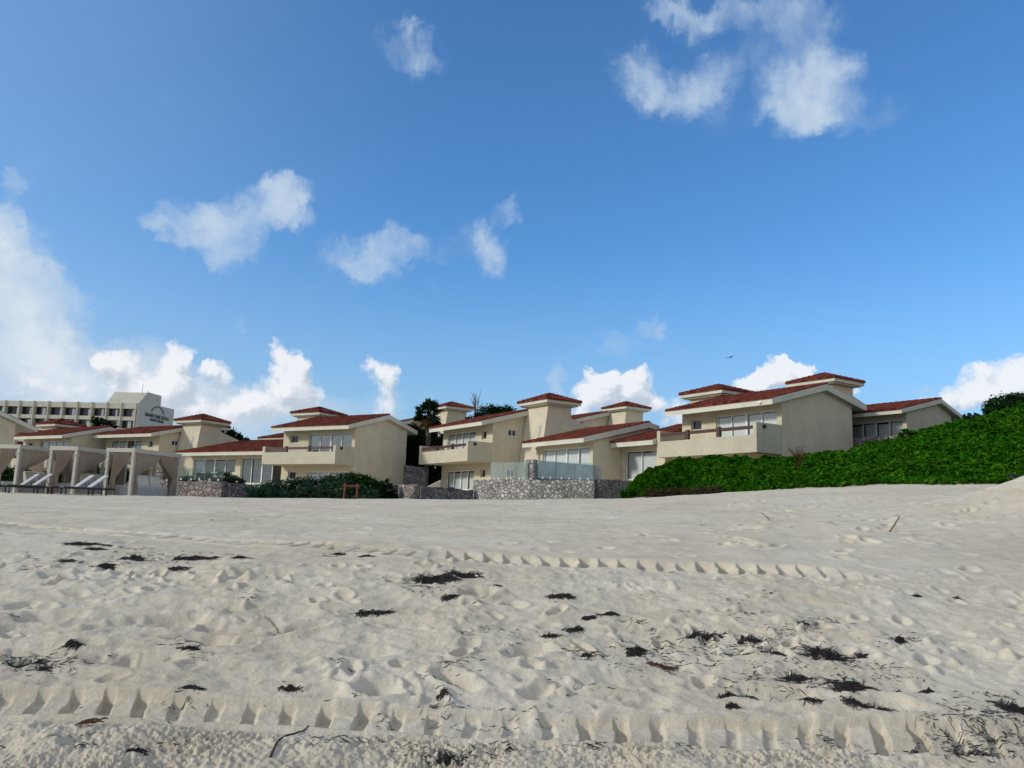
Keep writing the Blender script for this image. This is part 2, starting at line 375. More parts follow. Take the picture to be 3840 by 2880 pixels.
def height(x, y):
    x = np.asarray(x, float).ravel(); y = np.asarray(y, float).ravel()
    z = base_z(x, y)
    R = np.hypot(x, y)
    near = 1 - sstep(7.6, 9.5, y); mid = sstep(4.2, 5.2, y) * near; far = 1 - near
    tr1 = np.exp(-((y - 4.55) / .42) ** 2)
    z += .05 * fbm(x * .45 + 5, y * .6, 3) * (1 - .6 * tr1)
    rough = near * (1 - .75 * tr1)
    z += rough * (.048 * fbm(x * 1.3, y * 1.7 + 40, 4, .5))
    rid = 1 - np.abs(fbm(x * 2.2 + 30, y * 2.8 + 7, 3)) * 2.2
    z += mid * .018 * np.clip(rid, -.3, 1)
    z += near * .008 * fbm(x * 9, y * 9, 3, .6)
    z += far * (.022 * fbm(x * .9, y * .9, 4, .6) + .010 * fbm(x * 3.1, y * 4.5, 3, .6)) * (1 - sstep(30, 60, R) * .6)
    # crumbly spoil thrown up on the seaward side of the near track
    cr = 1 - sstep(4.22, 4.40, y + .1 * fbm(x * 2, y * 2, 2))
    lump = np.clip(.8 * perlin(x * 11 + 3, y * 11) + .75 * perlin(x * 29, y * 29 + 8) + .12, 0, 2) ** .7 * np.clip(.7 + 1.1 * fbm(x * 2.3 + 5, y * 2.6, 2), .15, 1.5)
    z += cr * (.024 * lump + .022 * fbm(x * 30, y * 30, 4, .65) * np.clip(.6 + 1.2 * fbm(x * 1.6, y * 2, 2), .2, 1.4) + .035 * fbm(x * 3, y * 3, 2)) + cr * .02
    # clods scattered among the footprints
    cl = np.clip(perlin(x * 8 + 50, y * 9) - .18, 0, 1) * np.clip(fbm(x * .8 + 9, y * .9, 2) + .15, 0, 1)
    z += mid * .24 * cl
    z += track(x, y, [-8, -3, -1.5, 0, 2, 4], [4.85, 4.70, 4.62, 4.56, 4.56, 4.56], [.19, .19, .185, .20, .25, .26], .203, .062, .035, [-.9, -.38, -.2, .03, .3, .5], -8, 5, .44)
    z += track(x, y, [-6, -1, 1, 4, 6], [9.6, 8.95, 8.72, 8.35, 8.2], .32, .205, .11, .01, [-.2, -.1, .1, .3, .5], -1.0, 3.8, .45, True)
    z += track(x, y, [-14, -9, -4.5, -1], [13.6, 11.9, 10.1, 8.95], .25, .22, .03, .01, .3, -13, -.6, .45)
    # low spoil ridges left by the rake, far left
    for (ya, yb, h) in ((19.5, 13.0, .05), (15.5, 11.2, .035)):
        yc = np.interp(x, [-14, 4], [ya, yb]); z += h * np.exp(-((y - yc) / .35) ** 2) * (x < 6) * (.6 + .8 * perlin(x * .9, y * .2))
    # smooth sand mound on the right
    z += 1.5 * np.exp(-((x - 12.5) / 2.6) ** 2 - ((y - 15.6) / 1.9) ** 2) * (1 + .12 * perlin(x * .8, y * .8))
    z -= .02 * sstep(-.1, .5, -y)
    z += dune_z(x, y) - .3 * sstep(0.05, .3, dune_s(x, y)[0])
    return z
def ground_pt(px, py):                  # where the sight line meets the smooth ground
    r = ray(px, py); d = np.concatenate([np.arange(3, 20, .01), np.arange(20, 60, .05)])
    h = base_z(r[0] * d, d) - r[2] * d
    i = np.argmax(h > 0); return np.array([r[0] * d[i], d[i]])
_bp = []
for (px, py, a, b, th, dp) in BIG:
    g = ground_pt(px, py); _bp.append((g[0], g[1], a, b, th, dp))
ALLPITS = _bp + PITS
def full_height(x, y):
    x = np.asarray(x, float).ravel(); y = np.asarray(y, float).ravel()
    z = height(x, y); add_pits(x, y, z, ALLPITS); return z

def build_ground():
    az = np.concatenate([np.linspace(-PI, -.78, 40)[:-1], np.linspace(-.78, -.64, 24)[:-1], np.linspace(-.64, .66, 1250), np.linspace(.66, .80, 24)[1:], np.linspace(.80, PI, 40)[1:-1]])
    r = [.02, 1., 1.8, 2.6, 3.1]
    while r[-1] < 46: r.append(r[-1] + .0068 * (r[-1] / 3.5) ** 1.3)
    while r[-1] < 9000: r.append(r[-1] * 1.18)
    r = np.array(r); nA, nR = len(az), len(r)
    Rg, Ag = np.meshgrid(r, az, indexing='ij'); X = (Rg * np.sin(Ag)).ravel(); Y = (Rg * np.cos(Ag)).ravel()
    Z = full_height(X, Y)
    i = np.arange(nR - 1)[:, None]; j = np.arange(nA)[None, :]; jn = (j + 1) % nA
    F = np.stack([i * nA + j, i * nA + jn, (i + 1) * nA + jn, (i + 1) * nA + j], -1).reshape(-1, 4)
    V = np.stack([X, Y, Z], -1)
    np_mesh('sand_ground', V, F, M_SAND, smooth=True, label='pale rippled beach sand with tyre tracks and footprints', kind='structure')
build_ground()
def gz(x, y): return float(full_height([x], [y])[0])

# ------------------------------------------------------------------ buildings
def frame_rot(th): return math.radians(th - 90)      # local +x runs along the front towards the right, +y inland
def front_map(yw): return lambda a, d, z: (a, yw + d, z)
def side_map(xw): return lambda a, d, z: (xw - d, a, z)

def panel(mb, mp, a0, a1, z0, z1, holes, rev=.2):
    A = sorted({a0, a1, *[h[0] for h in holes], *[h[1] for h in holes]}); Zs = sorted({z0, z1, *[h[2] for h in holes], *[h[3] for h in holes]})
    for i in range(len(A) - 1):
        for j in range(len(Zs) - 1):
            ca, cz = (A[i] + A[i + 1]) / 2, (Zs[j] + Zs[j + 1]) / 2
            if any(h[0] < ca < h[1] and h[2] < cz < h[3] for h in holes): continue
            mb.add([mp(A[i], 0, Zs[j]), mp(A[i + 1], 0, Zs[j]), mp(A[i + 1], 0, Zs[j + 1]), mp(A[i], 0, Zs[j + 1])], [(0, 1, 2, 3)])
    for h in holes:
        p = [(h[0], h[2]), (h[1], h[2]), (h[1], h[3]), (h[0], h[3])]
        for k in range(4):
            q, w = p[k], p[(k + 1) % 4]
            mb.add([mp(q[0], 0, q[1]), mp(w[0], 0, w[1]), mp(w[0], rev, w[1]), mp(q[0], rev, q[1])], [(0, 1, 2, 3)])
def window(parent, zb, mp, a0, a1, z0, z1, n, name='sliding_window', curtain=1.0, rec=.12, dark=False, rnd=None, label=None):
    f = MB(dz=zb); fw, fd = (.07, .08) if n > 2 else (.05, .06)
    def bx(p, q, r, s, d0=0., d1=fd):
        vs = [mp(a, rec + d, z) for z in (r, s) for d in (d0, d1) for a in (p, q)]
        f.add(vs, [(0, 1, 3, 2), (4, 6, 7, 5), (0, 4, 5, 1), (2, 3, 7, 6), (0, 2, 6, 4), (1, 5, 7, 3)])
    bx(a0, a0 + fw, z0, z1); bx(a1 - fw, a1, z0, z1); bx(a0 + fw, a1 - fw, z0, z0 + fw); bx(a0 + fw, a1 - fw, z1 - fw, z1)
    w = (a1 - a0) / n; cells = []
    for k in range(n):
        l = a0 + k * w + (fw if k == 0 else fw * .5); r = a0 + (k + 1) * w - (fw if k == n - 1 else fw * .5)
        cells.append((l, r))
        if k: 
            e = fw * (1.0 if (n == 4 and k == 2) else .5)
            bx(a0 + k * w - e, a0 + k * w + e, z0 + fw, z1 - fw, -.004, fd + .004)
    fo = f.build(name, M_FRAME, parent, label=label)
    g = MB(dz=zb)
    for l, r in cells: g.add([mp(l, rec + .045, z0 + fw), mp(r, rec + .045, z0 + fw), mp(r, rec + .045, z1 - fw), mp(l, rec + .045, z1 - fw)], [(0, 1, 2, 3)])
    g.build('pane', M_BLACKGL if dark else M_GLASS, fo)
    if not dark:
        R = random.Random(rnd)
        for (l, r) in cells:
            lo = l + (r - l) * R.uniform(0, .12) * (1 if R.random() < .5 else 0) ; hi = r - .02
            if curtain < 1 and R.random() > curtain: continue
            m = max(8, int((hi - lo) / .035)); top = z1 - fw - R.uniform(.05, .14)
            ph = R.uniform(0, 6); P = []
            for zz in (z0 + .03, (z0 + top) / 2, top):
                P.append([mp(lo + (hi - lo) * q / m, rec + .105 + .011 * math.sin(ph + q * 1.25 + .4 * math.sin(q * .37)), zz) for q in range(m + 1)])
            c = MB(dz=zb); c.grid(P); c.build('curtain', M_CURT, fo, smooth=True)
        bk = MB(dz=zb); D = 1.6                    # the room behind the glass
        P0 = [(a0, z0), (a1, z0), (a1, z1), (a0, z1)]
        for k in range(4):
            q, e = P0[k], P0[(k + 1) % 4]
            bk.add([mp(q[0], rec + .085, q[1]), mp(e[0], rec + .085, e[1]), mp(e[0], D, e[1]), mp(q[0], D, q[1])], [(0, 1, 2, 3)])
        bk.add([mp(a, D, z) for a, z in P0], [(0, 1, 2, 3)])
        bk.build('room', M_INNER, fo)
    return fo
def tile_slope(mb, x0, x1, y0, z0, y1, z1, per=.30, amp=.07, course=.42, lift=.05, over=.07):
    """barrel tiles on a slope that rises from (y0, z0) to (y1, z1); x0..x1 along the eave"""
    L = math.hypot(y1 - y0, z1 - z0); ny, nz = -(z1 - z0) / L * (1 if y1 > y0 else -1), abs(y1 - y0) / L
    dy, dz = (y1 - y0) / L, (z1 - z0) / L
    nx = max(4, int(round((x1 - x0) / per))) * 6
    rows = max(2, int(round(L / course))); P = []
    jit = random.Random(int(abs(x0 * 97 + z0 * 13)))
    def rowpts(s, h, wob):
        out = []
        for i in range(nx + 1):
            x = x0 + (x1 - x0) * i / nx; w = amp * (abs(math.sin(PI * (i / 6.) + .01)) * 1.5 - .5) if amp else 0
            hh = h + w + (wob[i // 6 % len(wob)] if wob else 0)
            out.append((x, y0 + dy * s + ny * hh, z0 + dz * s + nz * hh))
        return out
    P.append([(p[0], p[1], p[2]) for p in rowpts(-over, -.02, None)] if False else [(x0 + (x1 - x0) * i / nx, y0 + dy * -over * .9, z0 + dz * -over - .01) for i in range(nx + 1)])
    for r in range(rows):
        wob = [jit.uniform(-.012, .012) for _ in range(64)]
        a, b = L * r / rows - (over if r == 0 else 0), L * (r + 1) / rows
        P.append(rowpts(a, lift + .03, wob)); P.append(rowpts(b - .004, lift, wob))
    mb.grid(P)
def gable(parent, zb, x0, x1, ye, ze, yr, zr, yb, zbk, t=.36, tiles_back=True, name='roof'):
    """cream slab with tiles: eave (ye,ze top), ridge (yr,zr), back eave (yb,zbk)"""
    s = MB(dz=zb)
    s.prism([(ye, ze), (yr, zr), (yb, zbk), (yb, zbk - t), (yr, zr - t * 1.08), (ye, ze - t)], x0, x1, 'x')
    ro = s.build(name, M_TRIM, parent)
    tb = MB(dz=zb); tile_slope(tb, x0 + .03, x1 - .03, ye + .0, ze, yr, zr)
    if tiles_back: tile_slope(tb, x0 + .03, x1 - .16, yb, zbk, yr, zr, lift=.03)
    n = int((x1 - x0) / .45)
    for k in range(n):
        a = x0 + .04 + (x1 - x0 - .08) * k / n; b = a + (x1 - x0 - .08) / n + .03
        tb.tube([(a, yr, zr + .05), (b, yr, zr + .035)], [.10, .085], 7)
    tb.build('roof_tiles', M_TILE, ro)
    return ro
def hip_cap(parent, zb, x0, x1, y0, y1, z, h, t=.26, ridge=0):
    s = MB(dz=zb); s.box(x0 + .03, x1 - .03, y0 + .03, y1 - .03, z - t, z)
    s.box(x0 + .22, x1 - .22, y0 + .22, y1 - .22, z - t - .10, z - t - .003)
    co_ = s.build('tower_cap', M_TRIM, parent)
    cx, cy = (x0 + x1) / 2, (y0 + y1) / 2; tb = MB(dz=zb)
    per = .30
    for side in range(4):
        if side % 2 == 0: W, D = (x1 - x0), (y1 - y0) / 2
        else: W, D = (y1 - y0), (x1 - x0) / 2
        nx = int(round(W / per)) * 6; rows = max(4, int(math.hypot(D, h) / .36)); P = []
        def pt(s_, d_, zz):
            if side == 0: return (cx + s_, y0 + d_, zz)
            if side == 2: return (cx - s_, y1 - d_, zz)
            if side == 1: return (x1 - d_, cy + s_, zz)
            return (x0 + d_, cy - s_, zz)
        P.append([pt(-W / 2 + W * i / nx, -.05, z - .03) for i in range(nx + 1)])
        for r in range(rows):
            for f, l in ((r / rows, .075), ((r + 1) / rows - .004, .04)):
                hw = W / 2 * (1 - f); row = []
                for i in range(nx + 1):
                    s_ = -W / 2 + W * i / nx; inside = abs(s_) < hw; s2 = max(-hw, min(hw, s_))
                    w = (.07 * (abs(math.sin(PI * i / 6 + .01)) * 1.5 - .5) if inside else 0)
                    d_ = D * f - (.06 if r == 0 and f == 0 else 0)
                    row.append(pt(s2 * (1.03 if r == 0 and f == 0 else 1), d_, z + h * f + l + w))
                P.append(row)
        tb.grid(P)
    for (ax, ay) in ((x0, y0), (x1, y0), (x1, y1), (x0, y1)):
        n = 7
        for k in range(n):
            f, g = k / n, (k + 1.15) / n
            tb.tube([(ax + (cx - ax) * f, ay + (cy - ay) * f, z + h * f + .10), (ax + (cx - ax) * min(g, 1), ay + (cy - ay) * min(g, 1), z + h * min(g, 1) + .075)], [.10, .08], 6)
    tb.tube([(cx, cy, z + h - .05), (cx, cy, z + h + .16)], [.14, .07], 7)
    tb.build('roof_tiles', M_TILE, co_)
    return co_
def tower(parent, zb, x0, x1, y0, y1, z0, ztop, tail=None, cap=.6, slit=None, batter=.14, caph=.68):
    s = MB(dz=zb)
    poly = [(y0 - batter * (ztop - z0), z0), (y0, ztop), (y1, ztop)]
    poly += ([(y1, tail[0]), (tail[1], tail[2]), (tail[1], z0)] if tail else [(y1, z0)])
    s.prism(poly, x0, x1, 'x')
    to = s.build('tower', M_WALL, parent)
    hip_cap(to, zb, x0 - cap, x1 + cap, y0 - cap, y1 + cap, ztop + .24, caph)
    if slit:
        xs, za, zc = slit; w = MB(dz=zb)
        ya, yc = y0 - batter * (ztop - za), y0 - batter * (ztop - zc)
        w.add([(xs, ya - .015, za), (xs + .28, ya - .015, za), (xs + .28, yc - .015, zc), (xs, yc - .015, zc), (xs, ya + .1, za), (xs + .28, ya + .1, za), (xs + .28, yc + .1, zc), (xs, yc + .1, zc)],
              [(0, 1, 2, 3), (0, 4, 5, 1), (3, 2, 6, 7), (0, 3, 7, 4), (1, 5, 6, 2)])
        w.build('slit_window', M_GREY, to)
    return to
def villa(label, O, th, zb, W, z, mir, low=True, rnd=1, sidewin=False, balcony=True, y_back=9.2, extra_low=0, group=None, floors=2, cat='villa'):
    """two-storey wing. z: slab, par, post, eave_b, eave_t, ridge, back; x from -W to 0"""
    e = empty('beach_villa', (O[0], O[1], zb), frame_rot(th), label, cat, group or 'villas behind the beach')
    yw = 2.27; R = random.Random(rnd)
    zf = z['slab'] + .28
    # openings
    if not mir: glass_a, small_a = (-W * .63, -.36), (-W * .90, -W * .785)
    else: glass_a, small_a = (-W + .85, -2.75), (-1.72, -.95)
    gz1 = z['eave_b'] - .14; sz1 = gz1 - .1; sz0 = sz1 - .68
    H = [(*glass_a, zf, gz1), (*small_a, sz0, sz1)]
    lz1 = z['slab'] - .50; lz0 = z.get('low0', lz1 - 2.0)
    if low: H += [(*glass_a, lz0, lz1), (small_a[0], small_a[1], lz1 - .66, lz1)]
    w = MB(dz=zb); fm = front_map(yw)
    panel(w, fm, -W, 0, z['g'], z['eave_b'] + .04, H, .22)
    ridge_y, zr = 6.2, z['ridge']
    def under(y):
        if y < ridge_y: return z['eave_t'] - .36 + (zr - z['eave_t']) * (y - 1.0) / (ridge_y - 1.0)
        return zr - .38 + (z['back'] - zr) * (y - ridge_y) / (10.3 - ridge_y)
    sm = side_map(0); SH = []
    if sidewin: SH = [(3.76, 4.54, z['eave_b'] - .62, z['eave_b'] - .08)] + ([(3.76, 4.5, lz1 - .5, lz1 + .06)] if low else [])
    zt = z['eave_b'] + .04
    panel(w, sm, yw, y_back, z['g'], zt, SH, .22)
    w.add([(0, yw, zt), (0, y_back, zt), (0, y_back, under(y_back) + .05), (0, ridge_y, under(ridge_y) + .05), (0, yw, under(yw) + .05)], [(0, 1, 2, 3, 4)])
    w.add([(-W, yw, z['g']), (-W, y_back, z['g']), (-W, y_back, under(y_back) + .05), (-W, ridge_y, under(ridge_y) + .05), (-W, yw, under(yw) + .05)], [(0, 1, 2, 3, 4)])
    w.add([(-W, y_back, z['g']), (0, y_back, z['g']), (0, y_back, under(y_back)), (-W, y_back, under(y_back))], [(0, 1, 2, 3)])
    w.add([(-W, yw, zt), (0, yw, zt), (0, yw, under(yw) + .05), (-W, yw, under(yw) + .05)], [(0, 1, 2, 3)])
    w.build('wall', M_WALL, e)
    gable(e, zb, -W - .33, .36, 1.0, z['eave_t'], ridge_y, zr, 10.3, z['back'])
    window(e, zb, fm, *glass_a, zf, gz1, 4, rnd=rnd, curtain=.72 if rnd in (41, 47) else .97)
    window(e, zb, fm, *small_a, sz0, sz1, 1, 'small_window', dark=True, rec=.16)
    if low:
        window(e, zb, fm, *glass_a, lz0, lz1, 4, rnd=rnd + 5)
        window(e, zb, fm, small_a[0], small_a[1], lz1 - .66, lz1, 1, 'small_window', dark=True, rec=.16)
    for h in SH:
        window(e, zb, sm, *h, 2, 'small_window', dark=True, rec=.06)
    if balcony:
        b = MB(dz=zb); t = .24; s0 = z['slab']
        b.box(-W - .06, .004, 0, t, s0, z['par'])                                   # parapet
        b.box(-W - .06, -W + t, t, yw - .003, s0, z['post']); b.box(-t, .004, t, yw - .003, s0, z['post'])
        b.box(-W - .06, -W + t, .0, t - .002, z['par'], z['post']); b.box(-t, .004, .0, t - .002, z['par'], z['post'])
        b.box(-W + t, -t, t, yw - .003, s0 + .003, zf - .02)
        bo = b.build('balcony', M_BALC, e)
        r = MB(dz=zb); zr1 = z['rail']
        r.box(-W + t, -t, .09, .17, zr1 - .20, zr1)
        for fx in (.36, .68):
            x = -W * fx if not mir else -W * (1 - fx) 
            r.box(x - .12, x + .12, .03, .22, z['par'], zr1 + .08)
        r.build('balcony_rail', M_RAIL, bo)
        l = MB(dz=zb); l.box(.004, .12, .55, .75, z['post'] - .32, z['post'] - .12); l.build('wall_lamp', M_DARK, e)
    return e

ZD = dict(g=1.5, slab=3.89, par=4.92, post=5.64, rail=5.47, eave_b=6.74, eave_t=7.1, ridge=8.52, back=7.55, low0=2.0)
ZC = dict(g=0.2, slab=3.50, par=4.53, post=5.05, rail=4.96, eave_b=6.48, eave_t=6.84, ridge=8.28, back=7.25, low0=1.1)
ZE = dict(g=0.5, slab=3.90, par=4.93, post=5.50, rail=5.32, eave_b=6.78, eave_t=7.14, ridge=8.58, back=7.6, low0=1.75)
D_O, D_TH = (14.201, 46.0), 33
C_O, C_TH = (-14.363, 66.0), 58.5
E_O, E_TH = (-3.329, 63.0), 33
A_O, A_TH = (-36.593, 79.0), 60
A0_O, A0_TH = (-46.560, 81.0), 60

# villa on the dune
vD = villa('cream villa rising out of the green dune hedge with dark balcony rail', D_O, D_TH, 1.5, 8.17, ZD, False, low=False, rnd=3)
tower(vD, 1.5, -11.4, -8.4, 6.4, 9.2, 3.0, 8.85, caph=.68)
def wing(e, zb, x0, x1, ye, zeb, zet, yw, g, ridge, back, holes, wins, name_w='wing_wall', name_r='wing_roof', ov=.33, side_to=None, t=.36, left_ov=None):
    w = MB(dz=zb); fm = front_map(yw); panel(w, fm, x0, x1, g, zeb + .03, holes, .2)
    yr, zr = ridge; yb, zbk = back; ysw = side_to or (yb - 1.0)
    def under(y): return (zet - t + (zr - zet) * (y - ye) / (yr - ye)) if y < yr else (zr - t * 1.08 + (zbk - zr) * (y - yr) / (yb - yr))
    for x in (x0, x1):
        poly = [(x, yw, g), (x, ysw, g), (x, ysw, under(ysw) + .04)] + ([(x, yr, under(yr) + .04)] if ysw > yr else []) + [(x, yw, under(yw) + .04)]
        w.add(poly, [tuple(range(len(poly)))])
    w.add([(x0, yw, zeb + .03), (x1, yw, zeb + .03), (x1, yw, under(yw) + .05), (x0, yw, under(yw) + .05)], [(0, 1, 2, 3)])
    w.add([(x0, ysw, g), (x1, ysw, g), (x1, ysw, under(ysw)), (x0, ysw, under(ysw))], [(0, 1, 2, 3)])
    w.build(name_w, M_WALL, e)
    gable(e, zb, x0 - (ov if left_ov is None else left_ov), x1 + ov, ye, zet, yr, zr, yb, zbk, t, name=name_r)
    for (h, n, kw) in wins: window(e, zb, fm, *h, n, **kw)
# low wing between this villa and its neighbour
hF = (-12.2, -9.05, 2.55, 4.52)
wing(vD, 1.5, -12.62, -8.25, -.35, 4.74, 5.09, .75, 1.0, (6.2, 6.85), (9.0, 6.2), [hF], [(hF, 2, dict(rnd=4))], ov=-.02, left_ov=-.02, side_to=6.0)
m = MB(dz=1.5); m.box(-.62, -.40, .93, .997, 6.86, 6.98); m.box(-.56, -.46, .86, .93, 6.84, 6.92); m.build('flood_lamp', M_FRAME, vD)

# villa with the red bench of shrubs in front
vC = villa('cream villa behind the grey green shrub and wooden frame', C_O, C_TH, .2, 8.6, ZC, False, rnd=8)
tower(vC, .2, -11.4, -8.5, 6.4, 9.2, 2.5, 8.62, caph=.65, cap=.5)
# long single-storey villa
hB1 = (-21.2, -15.05, 2.85, 4.22); hB2 = (-14.3, -8.75, 1.9, 4.3)
vB = empty('beach_villa', (C_O[0], C_O[1], .2), frame_rot(C_TH), 'low long villa with red roof and white sliding windows behind pink stone wall', 'villa', 'villas behind the beach')
wing(vB, .2, -21.7, -8.7, 1.0, 4.42, 4.78, 2.5, .4, (8.8, 6.55), (11.5, 5.8), [hB1, hB2], [(hB1, 4, dict(rnd=12)), (hB2, 4, dict(rnd=16, curtain=.75))], 'wall', 'roof', ov=-.02, left_ov=.3)
# middle villa
vE = villa('cream villa with tall tapering tower behind the white rubble wall', E_O, E_TH, .5, 8.35, ZE, True, rnd=21, sidewin=True)
tower(vE, .5, .10, 3.1, 5.5, 7.78, 1.0, 8.75, tail=(7.74, 10.6, 6.95), slit=(2.28, 5.6, 6.95), caph=.72)
m = MB(dz=.5); m.tube([(4.75, 3.5, 4.55), (4.75, 3.5, 3.9)], .045, 7); m.tube([(4.75, 3.5, 4.55), (4.75, 3.2, 4.9)], .045, 7); m.build('downpipe', M_SPOUT, vE)
hE = (5.15, 10.85, 2.9, 4.76)
wing(vE, .5, 4.3, 11.16, 2.5, 4.95, 5.27, 3.6, .5, (8.6, 6.82), (9.6, 6.6), [hE], [(hE, 4, dict(rnd=31))], ov=.33, side_to=8.9)
# left villa with tower
ZA = dict(g=0.2, slab=3.2, par=4.15, post=4.8, rail=4.6, eave_b=6.33, eave_t=6.72, ridge=8.0, back=7.1, low0=1.3)
vA = villa('cream villa with plain tower standing behind the white canopy beds', A_O, A_TH, .2, 8.75, ZA, True, low=False, rnd=41, sidewin=True)
tower(vA, .2, .2, 3.1, 4.7, 7.2, 1.0, 8.1, tail=(7.4, 10.4, 6.5), slit=(2.1, 5.2, 6.6), caph=.72, cap=.65)
hip_cap(vA, .2, -3.0, -.6, 8.6, 11.6, 8.35, .65)
ZA0 = dict(g=0.2, slab=3.0, par=3.95, post=4.6, rail=4.4, eave_b=6.08, eave_t=6.42, ridge=7.75, back=6.9, low0=1.3)
vA0 = villa('cream villa beside the frame edge, its red roof under a flat tower cap', A0_O, A0_TH, .2, 8.75, ZA0, False, low=False, rnd=47)
tower(vA0, .2, -11.3, -8.6, 5.6, 8.2, 2.0, 8.02, caph=.68, cap=.55)
wing(vA0, .2, -16, -8.9, 1.9, 4.72, 5.06, 3.0, .4, (7.5, 6.5), (10, 5.9), [], [], ov=-.02, left_ov=.3)
# gable at the left frame edge
vL = empty('beach_villa', (-43.87, 74.0, .2), frame_rot(58), 'cream gabled end wall cut by the left frame edge', 'villa', 'villas behind the beach')
m = MB(dz=.2); m.prism([(-11, .3), (-11, 6.6), (-7.0, 8.3), (-1.85, 6.55), (-1.85, .3)], -7, 0, 'x'); m.build('wall', M_WALL, vL)
gable(vL, .2, -7.3, .36, -12.4, 6.6, -7.0, 8.75, -.05, 6.3, t=.34)
m = MB(dz=.2); m.box(.0, .06, -5.2, -4.7, 5.35, 5.5); m.build('wall_lamp', M_DARK, vL)
# wing to the right of the dune villa
vG = empty('beach_villa', (D_O[0], D_O[1], 1.5), frame_rot(D_TH), 'low cream villa with white windows half sunk behind the dune crest', 'villa', 'villas behind the beach')
hG = (-2.6, 2.12, 4.9, 6.62)
wing(vG, 1.5, -6.0, 2.4, 10.2, 6.9, 7.12, 11.3, 2.0, (14.9, 8.25), (17.6, 7.3), [hG], [(hG, 5, dict(rnd=53))], 'wall', 'roof', ov=.35, t=.26)
tower(vG, 1.5, -7.4, -4.4, 13.6, 16.0, 4.0, 10.05, tail=(9.3, 18.6, 8.5), caph=.68, cap=.6)
m = MB(dz=1.5); m.box(-.3, 3.0, 9.55, 9.75, 2.5, 5.45); tag(m.build('terrace_wall', M_PINK, vG))
# villas further back
ZQ = dict(g=3, slab=5.9, par=6.9, post=7.4, rail=7.3, eave_b=8.75, eave_t=9.1, ridge=10.5, back=9.5)
P1 = (-6.566 - .545 * 3.0 - .839 * 5.6, 85 + .839 * 3.0 - .545 * 5.6)
v1 = villa('far villa whose tower peeps over the trees beside the palm', P1, 33, 3, 8.35, ZQ, True, low=False, rnd=61, balcony=False)
tower(v1, 3, .2, 3.0, 5.4, 7.7, 4, 10.75, caph=.65)
ZQ2 = dict(ZQ); ZQ2.update(eave_b=9.3, eave_t=9.66, ridge=11.05, back=10.1)
P2 = (11.906 - .545 * 2.8 - .839 * 5.7, 82 + .839 * 2.8 - .545 * 5.7)
v2 = villa('far villa with tiled tower cap behind the middle villa', P2, 33, 3, 8.35, ZQ2, True, low=False, rnd=67, balcony=False)
tower(v2, 3, .1, 2.8, 5.7, 8.0, 4, 10.95, tail=(9.9, 10.8, 9.2), caph=.68)
q = at(966, 1643, 84)
v3 = empty('beach_villa', (q[0], q[1], 2), frame_rot(58), 'far villa of which only a short pale fascia and roof show', 'villa', 'villas behind the beach')
m = MB(dz=2); m.prism([(1.0, 3), (1.0, q[2] - .3), (6, q[2] + 1.1), (9, q[2]), (9, 3)], -.0, 9, 'x'); m.build('wall', M_WALL, v3)
gable(v3, 2, -.0, 9.3, 0, q[2], 5.5, q[2] + 1.3, 9.5, q[2] + .3)

# ------------------------------------------------------------------ hotel
ho = (-96.03, 205.0); HZ = 4.0
hot = empty('hotel', (ho[0], ho[1], HZ), frame_rot(85.5), 'long pale hotel block with a sloping penthouse and dark sign on its side wall', 'hotel')
b = MB(dz=HZ); LX = -62
side = [(0, 4), (0, 24.8), (3.82, 28.28), (10.9, 28.35), (10.9, 25.5), (18.5, 25.6), (18.5, 4)]
b.prism(side, -.35, 0, 'x')
b.box(-9.0, -.36, 1.4, 18.0, 4, 24.7)
b.prism([(.4, 24.72), (3.6, 28.1), (10.8, 28.15), (10.8, 24.72)], -8.6, -.36, 'x')
b.box(LX, -9.0, 1.4, 16, 4, 24.74)
b.build('wall', M_HOTEL, hot)
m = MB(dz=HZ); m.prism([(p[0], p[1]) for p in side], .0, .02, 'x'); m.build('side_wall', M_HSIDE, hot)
m = MB(dz=HZ); m.prism([(.45, 24.78), (3.62, 28.14), (3.62, 27.4), (1.0, 24.78)], -7.0, -6.8, 'x'); m.prism([(.45, 24.78), (3.72, 28.24), (3.72, 27.0), (1.2, 24.78)], -8.95, -8.62, 'x'); m.build('penthouse_fin', M_HOTEL, hot)
for k in range(4):
    zt = 24.75 if k == 0 else 21.27 - 3.06 * (k - 1); zp = zt - (1.4 if k == 0 else .96)
    m = MB(dz=HZ); m.box(LX, -.36, -.0, .25, zp, zt); m.build('parapet', M_HOTEL, hot)
    m = MB(dz=HZ); m.box(LX, -.36, .25, 1.39, zp - .0 + .002, zp + .25); m.build('balcony_floor', M_HOTEL, hot)
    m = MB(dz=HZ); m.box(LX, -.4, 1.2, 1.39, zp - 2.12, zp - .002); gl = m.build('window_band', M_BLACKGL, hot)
    R = random.Random(k)
    for j in range(11):
        m = MB(dz=HZ); xa = -3.95 * (j + 1) + .4 + R.uniform(.3, 1.6); m.box(xa, xa + R.uniform(.4, 1.0), 1.14, 1.19, zp - 2.0, zp - .15); m.build('curtain', M_CURT, gl)
for j in range(16):
    x = -.62 - 3.95 * j
    m = MB(dz=HZ); m.box(x - .16, x + .12, -.30, 1.13, 8, 24.86); m.build('fin', M_HOTEL, hot)
def letters(txt, size, v, z):
    cu = bpy.data.curves.new('sign_lettering', 'FONT'); cu.body = txt; cu.size = size; cu.extrude = .05; cu.space_character = 1.05; cu.offset = .02
    cu.materials.append(M_SIGN)
    o = bpy.data.objects.new('sign_lettering', cu); COL.objects.link(o); o.parent = hot
    return o, v, z
